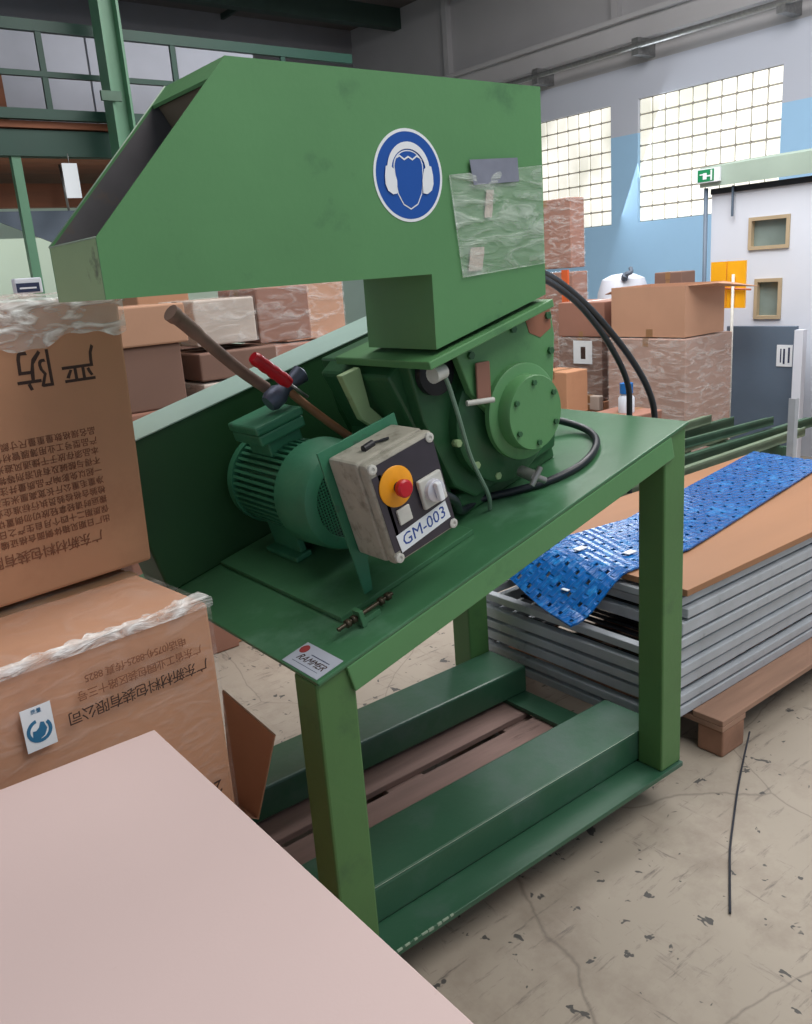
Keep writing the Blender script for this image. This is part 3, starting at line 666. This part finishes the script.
# ------------------------------------------------------------ cartons
def carton(name, label, c0, sx, sy, z0, z1, rot=0, m='carton', film=None, group=None, tape=True, flaps=False, cat='box'):
    # c0: the corner at min x, min y ; rotated about it
    t = thing(name, label, cat, (c0[0], c0[1], z0), group)
    X = Matrix.Translation((c0[0], c0[1], 0)) @ Matrix.Rotation(R(rot), 4, 'Z')
    if flaps:
        b = MB(); th = .006
        b.box(0, sx, 0, th, z0, z1, X); b.box(0, sx, sy - th, sy, z0, z1, X); b.box(0, th, th, sy - th, z0, z1, X); b.box(sx - th, sx, th, sy - th, z0, z1, X); b.box(th, sx - th, th, sy - th, z0, z0 + th, X)
        b.obj('carton_body', m, t)
    else:
        b = MB().box(0, sx, 0, sy, z0, z1, X); b.obj('carton_body', m, t, bevel=.008)
    if tape and not flaps:
        q = MB(); q.box(.0, sx, sy / 2 - .025, sy / 2 + .025, z1, z1 + .0008, X); q.box(-.0008, 0, sy / 2 - .025, sy / 2 + .025, z1 - .06, z1 + .0008, X); q.box(-.0009, .0, sy / 2 - .02, sy / 2 + .02, z0 + .002, z0 + .045, X)
        q.obj('tape', 'tape', t)
    if film:
        # crumpled shell a few mm outside the carton
        b = MB(); n = 14; d = .004
        def g(o, u, v, nn):
            vs = []; fs = []
            for i in range(n + 1):
                for j in range(n + 1):
                    p = Vector(o) + Vector(u) * (i / n) + Vector(v) * (j / n); q = abs(noise.noise(p * 9)) * .006 * (1 if 0 < i < n and 0 < j < n else 0)
                    vs.append(p + Vector(nn) * (d + q))
            for i in range(n):
                for j in range(n): a = i * (n + 1) + j; fs.append((a, a + 1, a + n + 2, a + n + 1))
            b.add(vs, fs, None, X, True)
        e = d
        g((-e, 0, z0 + .003), (sx + 2 * e, 0, 0), (0, 0, z1 - z0), (0, -1, 0)); g((0, -e, z0 + .003), (0, sy + 2 * e, 0), (0, 0, z1 - z0), (-1, 0, 0))
        g((sx, -e, z0 + .003), (0, sy + 2 * e, 0), (0, 0, z1 - z0), (1, 0, 0)); g((-e, -e, z1), (sx + 2 * e, 0, 0), (0, sy + 2 * e, 0), (0, 0, 1))
        b.obj('stretch_wrap', film, t)
    return t, X

# left foreground stack: bottom, lower, upper carton
t, X = carton('cardboard_box', 'lowest brown carton of the left stack, raised flap beside the machine leg', (-.74, .20), .66, .60, .001, .455, 2)
fl = MB(); fp = [(-.06, .50, .40), (.035, .272, .655), (.03, .54, .70), (-.04, .62, .36), (-.05, .40, .36)]
fl.add([(.010, .545, .352), (.016, .405, .362), (.028, .272, .660), (.022, .525, .690)], [(0, 1, 2, 3)]); fl.add([(-.065, .56, .42), (-.068, .40, .42), (.016, .405, .362), (.010, .545, .352)], [(0, 1, 2, 3)])
f = fl.obj('open_flap', 'carton2', t); q = f.modifiers.new('s', 'SOLIDIFY'); q.thickness = .005
def face_frame(pt, ang): # x to the right along the face, y up, z out of the face
    a = R(ang); d_ = Vector((math.cos(a), math.sin(a), 0)); return frame(pt, d_, Vector((0, 0, 1)), Vector((math.sin(a), -math.cos(a), 0)))
# lower carton: right front corner (-.118,.22)
a6 = R(6); lw = .62
lo_c = (-.118 - lw * math.cos(a6), .22 - lw * math.sin(a6))
t, X = carton('cardboard_box', 'wrapped brown carton with blue and white label under the upper left carton', lo_c, lw, .66, .457, 1.058, 6, film='film')
bn = MB(); vs = []; fs = []; n = 70
for i in range(n + 1):
    sx_ = -.004 + (lw + .012) * i / n; wd = .016 + .014 * abs(noise.noise(Vector((i * .23, 5, 2)))) * 2 + .05 * max(0, i / n - .8) * 5 * .8
    for j in range(9):
        v = j / 8; y, z = (-.008, 1.062 - .010 * (1 - v * 2)) if v < .5 else (-.008 + (v - .5) * 2 * wd, 1.0705)
        k_ = abs(noise.noise(Vector((sx_ * 40, v * 9, 1)))) * .006
        vs.append((sx_, y - (k_ * .4 if v < .5 else 0), z + (k_ if v >= .5 else 0)))
for i in range(n):
    for j in range(8): a = i * 9 + j; fs.append((a, a + 1, a + 10, a + 9))
bn.add(vs, fs, None, X, True).obj('wrap_fold', 'film_top', t)
F = face_frame((-.118, .22, 0), 6)
def up(F, s, z, rot180=True, off=.0022, tilt=0):
    return F @ Matrix.Translation((s, z, off)) @ Matrix.Rotation(math.pi + R(tilt) if rot180 else R(tilt), 4, 'Z')
lab = MB().box(-.028, .028, -.043, .043, 0, .001, F @ Matrix.Translation((-.387, .942, .0125))).obj('quality_label', 'label', t)
XQ = F @ Matrix.Translation((-.387, .936, .0138))
def ring(r0, r1, a0, a1, n=24): return [(r1 * math.cos(R(a0 + (a1 - a0) * i / n)), r1 * math.sin(R(a0 + (a1 - a0) * i / n))) for i in range(n + 1)] + [(r0 * math.cos(R(a1 + (a0 - a1) * i / n)), r0 * math.sin(R(a1 + (a0 - a1) * i / n))) for i in range(n + 1)]
q = MB(); q.prism(ring(.017, .0235, 100, 400), 0, .0005, XQ, ax=2)
q.prism([(-.014, -.012), (-.004, -.018), (.008, -.012), (.014, .0), (.010, .014), (.004, .016), (.0, .006), (-.006, .001), (-.012, .002)], .0, .0007, XQ, ax=2)
q.obj('quality_emblem', 'logo_blue', lab)
for k in range(4): text('质量', .010, F @ Matrix.Translation((-.387, .975, .0138)), 'logo_blue', 'label_lettering', lab) if k == 0 else None
text('电话(0754)-8825-传真 8825', .021, up(F, -.178, 1.000, off=.0115), 'ink_brown', 'address_lettering', t, spacing=.9)
text('广东省工业园包装区路十三号', .022, up(F, -.172, .970, off=.0115), 'ink_brown', 'address_lettering', t, spacing=.9)
text('广东新材料包装有限公司', .030, up(F, -.180, .933, off=.0115), 'ink_black', 'company_lettering', t, spacing=.85)
text('2号', .042, up(F, -.065, .64, off=.0115), 'ink_black', 'company_lettering', t)
# upper carton
a9 = R(9); uw = .66
up_c = (-.098 - uw * math.cos(a9), .560 - uw * math.sin(a9))
t, X = carton('cardboard_box', 'large upper brown carton on the left, printed upside down, plastic wrap over its top', up_c, uw, .46, 1.0735, 1.70, 9, film=None)
for v_ in t.children[0].data.vertices:
    if v_.co.z > .3 and v_.co.x > .3: v_.co.x += .018
F = face_frame((-.098, .560, 0), 9)
text('严防', .088, up(F, -.152, 1.566), 'ink_black', 'warning_lettering', t, spacing=1.25, bold=.0003)
text('潮湿', .088, up(F, -.415, 1.566), 'ink_black', 'warning_lettering', t, spacing=1.25, bold=.0003)
rows = ['品名规格数量重量尺寸颜色等级批号', '产品型号工业用薄膜管材包装说明书', '本品须存放于干燥通风避光的库房内', '不得与酸碱及有机溶剂等物品混放在', '一起以免影响产品质量并注意防火防', '净重毛重公斤长宽高厘米生产日期月', '检验合格检验员执行标准企业标准号', '搬运时请轻拿轻放切勿倒置切勿受潮', '保质期二十四个月自生产之日起计算', '出厂日期见箱体侧面合格证编号检号']
for k, r_ in enumerate(rows):
    text(r_, .0190, up(F, -.245 + .0 * k, 1.412 - k * .0228), 'ink_brown', 'small_lettering', t, spacing=1.05)
text('广东新材料包装有限公司出品', .030, up(F, -.30, 1.172), 'ink_brown', 'company_lettering', t, spacing=.9)
q = MB().box(-.405, -.0745 + .03, 1.188, 1.1885, 0, .001, F); 
# plastic wrap over the top edge and down the face
wr = MB(); n = 60; vs = []; fs = []; XF = X
prof_n = 22
for i in range(n + 1):
    s = -.004 + (uw + .028) * i / n
    dr = .075 + .055 * (1 - i / n) + .010 * math.sin(i * .35) + .004 * math.sin(i * .9)
    for j in range(prof_n + 1):
        v = j / prof_n
        if v < .55: # top
            q_ = v / .55; y = .43 - q_ * .437; z = 1.704 + .010 * math.sin(q_ * 3.14)
        else: q_ = (v - .55) / .45; y = -.007; z = 1.703 - q_ * dr
        nz = abs(noise.noise(Vector((s * 12, (y + z) * 20, 1)))) * .012
        vs.append((s, y - (nz if v >= .55 else 0), z + (nz if v < .55 else 0)))
for i in range(n):
    for j in range(prof_n): a = i * (prof_n + 1) + j; fs.append((a, a + 1, a + prof_n + 2, a + prof_n + 1))
wr.add(vs, fs, None, X, True); wr.obj('plastic_wrap', 'film_top', t)
# small blue and white packet on top
q = thing('small_packet', 'small white packet with blue label on top of the upper left carton', 'packet', (-.17, .93, 1.718))
MB().box(-.205, -.140, .90, .93, 1.719, 1.756).obj('packet_body', 'white', q, bevel=.003)
MB().box(-.203, -.148, .8985, .8995, 1.722, 1.744).obj('packet_label', 'ink_navy', q)
MB().box(-.196, -.156, .8975, .8983, 1.730, 1.734).obj('label_stripe', 'white', q)

# pale pink board on a carton pile in the foreground
tag(MB().box(-1.60, -.322, -1.15, .075, .880, .900).obj('pink_board', 'pinkboard', bevel=.002, origin=(-1, -.5, .88)), 'large pale pink board lying flat in the foreground, its corner pointing at the machine', 'board')
carton('cardboard_box', 'brown carton under the pale pink foreground board', (-1.52, -1.05), 1.1, 1.05, .001, .879, 0)

# cartons beyond the belt guard (left background)
LB = 'cartons stacked behind the belt guard'
carton('cardboard_box', 'brown carton on top of the stack seen just behind the wooden stick', (.50, 2.20), .315, .4, 1.478, 1.645, 0, 'carton2', group=LB)
carton('cardboard_box', 'darker brown carton below the top carton behind the wooden stick', (.48, 2.22), .30, .4, 1.20, 1.477, 0, 'carton4', group=LB)
carton('cardboard_box', 'tall brown carton at the bottom behind the left end of the guard', (.40, 2.20), .46, .45, .001, 1.198, 0, 'carton3', group=LB)
carton('cardboard_box', 'pale wrapped carton seen under the hopper beside the stick', (.90, 2.30), .31, .4, 1.44, 1.645, 0, 'carton_w', 'film_far', LB)
carton('cardboard_box', 'reddish wrapped carton under the hopper, right of the pale one', (1.236, 2.32), .29, .4, 1.42, 1.68, 0, 'carton3', 'film_far', LB)
carton('cardboard_box', 'long brown carton lying below the two wrapped cartons under the hopper', (.875, 2.25), .40, .5, 1.288, 1.412, 0, 'carton4', group=LB)
carton('cardboard_box', 'pale wrapped flat carton below the long brown one behind the guard', (.87, 2.23), .46, .5, 1.20, 1.276, 0, 'carton_w', 'film_far', LB)
carton('cardboard_box', 'wide brown carton at the foot of the middle stack behind the guard', (.87, 2.24), .62, .55, .001, 1.198, 0, 'carton', group=LB)
carton('cardboard_box', 'wrapped brown carton behind the hopper neck', (1.78, 3.0), .42, .4, 1.36, 1.72, 0, 'carton2', 'film_far', LB)
carton('cardboard_box', 'tall wrapped carton stack foot behind the hopper neck', (1.60, 2.95), .80, .5, .001, 1.35, 0, 'carton3', 'film_far', LB)
carton('cardboard_box', 'brown carton deeper behind the stick, under the hopper', (1.0, 3.2), .30, .4, 1.5, 1.72, 0, 'carton', group=LB)
carton('cardboard_box', 'tall brown carton deep in the gap behind the stick', (.98, 3.15), .5, .5, .001, 1.498, 0, 'carton4', group=LB)

# cartons on the right, beyond the table
RB = 'cartons stacked right of the grinder'
x4 = 4.65
def open_carton():
    t, X = carton('cardboard_box', 'large open tan carton, flap sticking out right, topmost beside the yellow board', (x4, 2.285), .50, .655, 1.102, 1.468, 0, 'carton2', flaps=True, group=RB)
    q = MB(); q.add([(x4 + .03, 2.286, 1.466), (x4 + .50, 2.286, 1.466), (x4 + .58, 2.06, 1.42), (x4 + .10, 2.10, 1.475)], [(0, 1, 2, 3)]); o = q.obj('carton_flap', 'carton2', t); s = o.modifiers.new('s', 'SOLIDIFY'); s.thickness = .005
    q = MB(); q.add([(x4 + .1, 2.94, 1.466), (x4 + .50, 2.94, 1.466), (x4 + .52, 3.10, 1.40), (x4 + .10, 3.08, 1.42)], [(0, 1, 2, 3)]); o = q.obj('carton_flap', 'carton2', t); s = o.modifiers.new('s', 'SOLIDIFY'); s.thickness = .005
    MB().box(x4 - .001, x4, 2.56, 2.62, 1.105, 1.16).obj('tape', 'tape', t)
open_carton()
carton('cardboard_box', 'large wrapped pale carton load under the open tan carton', (x4 - .02, 2.26), .60, .70, .15, 1.092, 0, 'carton_p', 'film_far', RB)
pallet('wooden_pallet', 'wooden pallet under the wrapped carton load beyond the table', x4 - .1, 2.2, .58, 1.5, .147, 0)
def far_box(label, y0, y1, z0, z1, m, x=4.8, d=.4, film=None): return carton('cardboard_box', label, (x, y0), d, y1 - y0, z0, z1, 0, m, film, RB)
far_box('brown carton left of the large open carton', 3.13, 3.62, 1.08, 1.36, 'carton3')
t, X = far_box('brown carton with white warning label left of the large wrapped load', 3.16, 3.62, .56, 1.072, 'carton4', film='film_far')
MB().box(4.788, 4.7885, 3.25, 3.45, .86, 1.05).obj('warning_label', 'label', t); MB().box(4.787, 4.7875, 3.32, 3.37, .90, 1.0).obj('label_symbol', 'ink_black', t)
far_box('small white carton low beside the grinder', 3.13, 3.36, .49, .61, 'carton_w', x=4.72, d=.06)
far_box('brown carton at the foot of the stack beside the grinder', 3.14, 3.62, .149, .555, 'carton')
far_box('small orange-brown carton right beside the bearing cover', 3.10, 3.40, .52, .86, 'carton', x=4.30, d=.25)
far_box('brown carton standing on the floor under the orange-brown one', 3.08, 3.45, .001, .518, 'carton3', x=4.28, d=.26)
far_box('tall wrapped reddish carton column reaching to the window', 3.80, 4.40, .001, 1.598, 'carton3', x=5.2, film='film_far', d=.2)
far_box('upper wrapped reddish carton on the tall column in front of the window', 3.81, 4.40, 1.632, 2.22, 'carton3', x=5.2, film='film_far', d=.18)
tag(MB().box(5.02, 5.04, 3.70, 3.77, .001, 1.62).obj('orange_post', 'orange', origin=(5.03, 3.73, 0)), 'narrow orange strip beside the tall wrapped column', 'post')
far_box('flat brown carton lying behind the open carton near the yellow sign', 2.98, 3.25, 1.43, 1.54, 'carton4', x=5.62, d=.2)
far_box('tall brown carton hidden behind the open carton', 2.965, 3.40, .001, 1.428, 'carton3', x=5.60, d=.25)
# white covered bundle with a dark handle
q = thing('white_sack', 'white plastic-covered bundle standing behind the open carton', 'sack', (5.7, 3.8, 0))
prof = [(.001, .22), (.3, .24), (1.0, .24), (1.38, .23), (1.50, .19), (1.54, .10), (1.55, .0001)]
MB().lathe(prof, (5.75, 3.68, 0), ax='Z', seg=24).obj('sack_body', 'white', q)
MB().tube(smooth_path([(5.6, 3.55, 1.50), (5.58, 3.52, 1.54), (5.60, 3.48, 1.56), (5.62, 3.50, 1.60)]), [.03]*8+[.02]*16+[.01], seg=8).obj('tied_neck', 'cover', q)

# white office cabin with canopy
OC = thing('office_cabin', 'white office cabin with two small windows and a pale canopy at the far right', 'cabin', (6.5, 1.5, 0))
b = MB(); yl, yr = 2.955, -2.0
oc_w = [(2.255, 2.605, 1.67, 1.925), (2.30, 2.535, 1.115, 1.44)]
ys = [yr, 2.255, 2.30, 2.535, 2.605, yl]
b.box(6.0, 6.08, yr, 2.255, 0.001, 2.14); b.box(6.0, 6.08, 2.605, yl, 0.001, 2.14)
b.box(6.0, 6.08, 2.255, 2.605, 1.925, 2.14); b.box(6.0, 6.08, 2.255, 2.605, 1.44, 1.67); b.box(6.0, 6.08, 2.255, 2.30, 1.115, 1.44); b.box(6.0, 6.08, 2.535, 2.605, 1.115, 1.44); b.box(6.0, 6.08, 2.255, 2.605, .001, 1.115)
b.box(6.08, 8.5, yl - .08, yl, .001, 2.14); b.obj('cabin_wall', 'white', OC)
for y0, y1, z0, z1 in oc_w:
    q = MB(); f_ = .028; q.box(5.985, 6.04, y0, y1, z0, z0 + f_); q.box(5.985, 6.04, y0, y1, z1 - f_, z1); q.box(5.985, 6.04, y0, y0 + f_, z0 + f_, z1 - f_); q.box(5.985, 6.04, y1 - f_, y1, z0 + f_, z1 - f_); fr = q.obj('cabin_window', 'frame_wood', OC)
    MB().box(6.03, 6.036, y0 + f_, y1 - f_, z0 + f_, z1 - f_).obj('pane', 'glass_dark', fr)
q = MB(); q.add([(5.92, 3.02, 2.20), (5.92, -2, 2.20), (5.92, -2, 2.38), (5.92, 3.02, 2.355), (6.6, 3.02, 2.26), (6.6, -2, 2.26), (6.6, -2, 2.46), (6.6, 3.02, 2.44)], [(0, 1, 2, 3), (4, 7, 6, 5), (0, 4, 5, 1), (3, 2, 6, 7), (0, 3, 7, 4), (1, 5, 6, 2)]); q.obj('canopy', 'canopy', OC)
q = MB().box(5.98, 6.1, yr, yl, 2.1405, 2.185); q.obj('canopy_beam', 'black', OC)
MB().tube([(5.96, 2.985, 0.001), (5.96, 2.985, 2.195)], .018, seg=8).obj('canopy_post', 'doorgrey', OC)
MB().box(5.96, 5.975, 2.735, 2.75, 1.95, 2.19).obj('bracket', 'doorgrey', OC)
# exit sign
es = thing('exit_sign', 'green and white emergency exit sign on the canopy edge', 'sign', (5.9, 2.95, 2.24))
MB().box(5.89, 5.915, 2.82, 3.03, 2.235, 2.345).obj('sign_plate', 'white_sign', es)
MB().box(5.887, 5.8895, 2.87, 3.02, 2.243, 2.337).obj('green_field', 'exit', es)
q = MB(); q.box(5.884, 5.8865, 2.935, 2.97, 2.26, 2.31); q.box(5.884, 5.8865, 2.90, 2.935, 2.28, 2.292); q.box(5.884, 5.8865, 2.97, 3.0, 2.295, 2.305); q.box(5.884, 5.8865, 2.885, 2.90, 2.25, 2.33); q.obj('pictogram', 'white_sign', es)
# yellow folder board on a thin stand
ys_ = thing('yellow_board', 'yellow board on a thin white pole in front of the cabin', 'board', (5.55, 2.35, 0))
b = MB().box(5.55, 5.57, 2.36, 2.515, 1.24, 1.60); b.box(5.55, 5.57, 2.525, 2.66, 1.24, 1.60); b.obj('yellow_panel', 'signyellow', ys_)
MB().tube([(5.53, 2.45, .012), (5.53, 2.45, 1.5)], .012, seg=8).obj('pole', 'grey_light', ys_); MB().box(5.42, 5.64, 2.33, 2.57, .001, .012).obj('foot', 'grey_light', ys_)
MB().tube([(5.535, 2.30, 1.38), (5.535, 2.62, 1.40)], .008, seg=6).obj('clip_wire', 'orange_handle', ys_)
# grey panel with notice
gp = thing('grey_panel', 'grey-blue freestanding panel with a white notice in front of the cabin', 'panel', (5.85, 2.4, 0))
MB().box(5.80, 5.84, 2.06, 2.66, .001, 1.075).obj('panel_board', 'doorgrey', gp, bevel=.004)
MB().box(5.795, 5.7995, 2.08, 2.21, .76, .93).obj('notice', 'label', gp); q = MB(); q.box(5.7935, 5.7945, 2.10, 2.115, .79, .91); q.box(5.7935, 5.7945, 2.14, 2.155, .78, .90); q.box(5.7935, 5.7945, 2.17, 2.18, .79, .90); q.obj('notice_text', 'ink_navy', gp)
q = MB().box(5.66, 5.72, 1.93, 2.0, .001, 1.06); tag(q.obj('white_post', 'white', origin=(5.69, 1.96, 0)), 'square white post right of the grey panel', 'post')
carton('cardboard_box', 'brown carton at the right edge beyond the blue mat', (4.95, .80), .5, .45, .001, .58, 0, 'carton', group=RB)
carton('cardboard_box', 'dark carton behind the white post at the right edge', (5.70, 1.2), .22, .6, .001, .98, 0, 'carton4', group=RB)
# blue-capped bottle on the corner behind the table
q = thing('spray_bottle', 'white bottle with blue cap standing behind the black hoses', 'bottle', (4.0, 2.3, 0))
tag(carton('cardboard_box', 'low brown carton supporting the white bottle', (3.85, 2.15), .35, .35, .001, .66, 0, 'carton3', group=RB)[0], 'low brown carton supporting the white bottle with the blue cap', 'box')
q.location = (4.0, 2.3, .661)
MB().lathe([(.0, .001), (.0, .055), (.10, .055), (.13, .03), (.13, .001)], (4.0, 2.3, .661), ax='Z', seg=20).obj('bottle_body', 'white', q); MB().lathe([(.131, .001), (.131, .045), (.20, .045), (.21, .001)], (4.0, 2.3, .661), ax='Z', seg=20).obj('bottle_cap', 'bottle_blue', q)

# ------------------------------------------------------------ mezzanine on the left
mz = thing('mezzanine', 'green steel storage mezzanine with white panels in the left background', 'mezzanine', (1.5, 6.5, 0))
MB().box(-1.5, 4.6, 5.98, 6.10, 2.78, 2.97).obj('deck_beam', 'mezzgreen', mz)
MB().box(-1.5, 4.6, 5.95, 9.5, 2.98, 3.03).obj('deck', 'brown_beam', mz)
MB().box(-1.5, 4.6, 5.90, 5.97, 3.035, 3.11).obj('toe_board', 'mezzgreen', mz)
MB().box(-1.5, 4.6, 6.0, 6.05, 3.68, 3.76).obj('top_beam', 'mezzgreen', mz)
MB().box(-1.5, 4.6, 6.0, 6.04, 3.36, 3.40).obj('mid_rail', 'mezzgreen', mz)
for x in (-.6, .5, 1.62, 2.72, 3.8): MB().box(x, x + .045, 6.005, 6.035, 3.10, 3.68).obj('rail_post', 'mezzgreen', mz)
for x in (-.9, 1.28): MB().box(x, x + .07, 6.0, 6.07, .001, 2.78).obj('post', 'colgreen', mz)
MB().box(-1.5, 4.6, 6.5, 6.60, 2.45, 2.64).obj('timber_beam', 'brown_beam', mz)
wp = MB()
for x in (1.5, 2.35, 3.2): wp.box(x, x + .83, 6.9, 6.93, 3.035, 4.0)
wp.obj('white_panel', 'mezz_white', mz)
MB().box(1.30, 1.46, 6.5, 6.55, 3.035, 3.7).obj('red_post', 'brown_beam', mz)
q = MB(); q.box(.2, 1.28, 6.9, 6.93, 3.035, 3.35, m='mezz_white'); q.box(.2, 1.28, 6.9, 6.93, 3.36, 3.75, m='carton4'); q.obj('stored_goods', None, mz)
cl = MB(); cl.box(1.99, 2.01, 5.6, 5.78, .001, 5.79); cl.box(2.011, 2.129, 5.68, 5.70, .001, 5.79); cl.box(2.13, 2.15, 5.6, 5.78, .001, 5.79)
clo = cl.obj('steel_column', 'colgreen', origin=(2.07, 5.7, 0)); tag(clo, 'pale green steel column rising to the roof behind the hopper opening', 'column')
MB().box(1.90, 2.06, 5.57, 5.60, 3.13, 3.20).obj('cable_clamp', 'rackgreen', clo)
q = MB(); q.box(1.62, 1.74, 5.9, 5.905, 2.46, 2.72); tag(q.obj('hanging_notice', 'label', origin=(1.68, 5.9, 2.6)), 'white notice hanging under the mezzanine beam', 'notice')
MB().tube([(1.68, 5.9025, 2.72), (1.68, 5.9025, 2.79)], .004, seg=5).obj('notice_string', 'steel', bpy.data.objects['hanging_notice'])
q = MB(); q.add([(1.0, 6.3, 2.40), (2.4, 6.3, 2.40), (2.4, 6.3, 1.90), (1.95, 6.3, 1.98)], [(0, 1, 2, 3)]); o = q.obj('tarpaulin', 'cover', origin=(1.9, 6.3, 2.4)); sm_ = o.modifiers.new('s', 'SOLIDIFY'); sm_.thickness = .02
tag(o, 'blue-grey tarpaulin hanging below the mezzanine', 'tarpaulin')
MB().tube([(1.75, 6.3, 2.40), (1.75, 6.35, 2.77)], .01, seg=6).obj('hanging_strap', 'steel', o)
q = MB().box(-1.5, 5.5, 8.0, 8.1, .001, 2.3); tag(q.obj('partition_screen', 'backwall', origin=(2, 8, 0)), 'pale green partition screen standing beneath the mezzanine', 'partition')

# small things on the floor
fw = smooth_path([(1.74, .03, .05), (1.62, -.02, .02), (1.468, -.09, .006), (1.32, -.165, .006), (1.186, -.235, .006), (1.07, -.305, .006), (.954, -.377, .006)])
tag(MB().tube(fw, .0035, seg=6).obj('loose_wire', 'wire_dark', origin=(1.3, -.17, 0)), 'thin dark wire curving across the concrete floor at the right', 'wire')
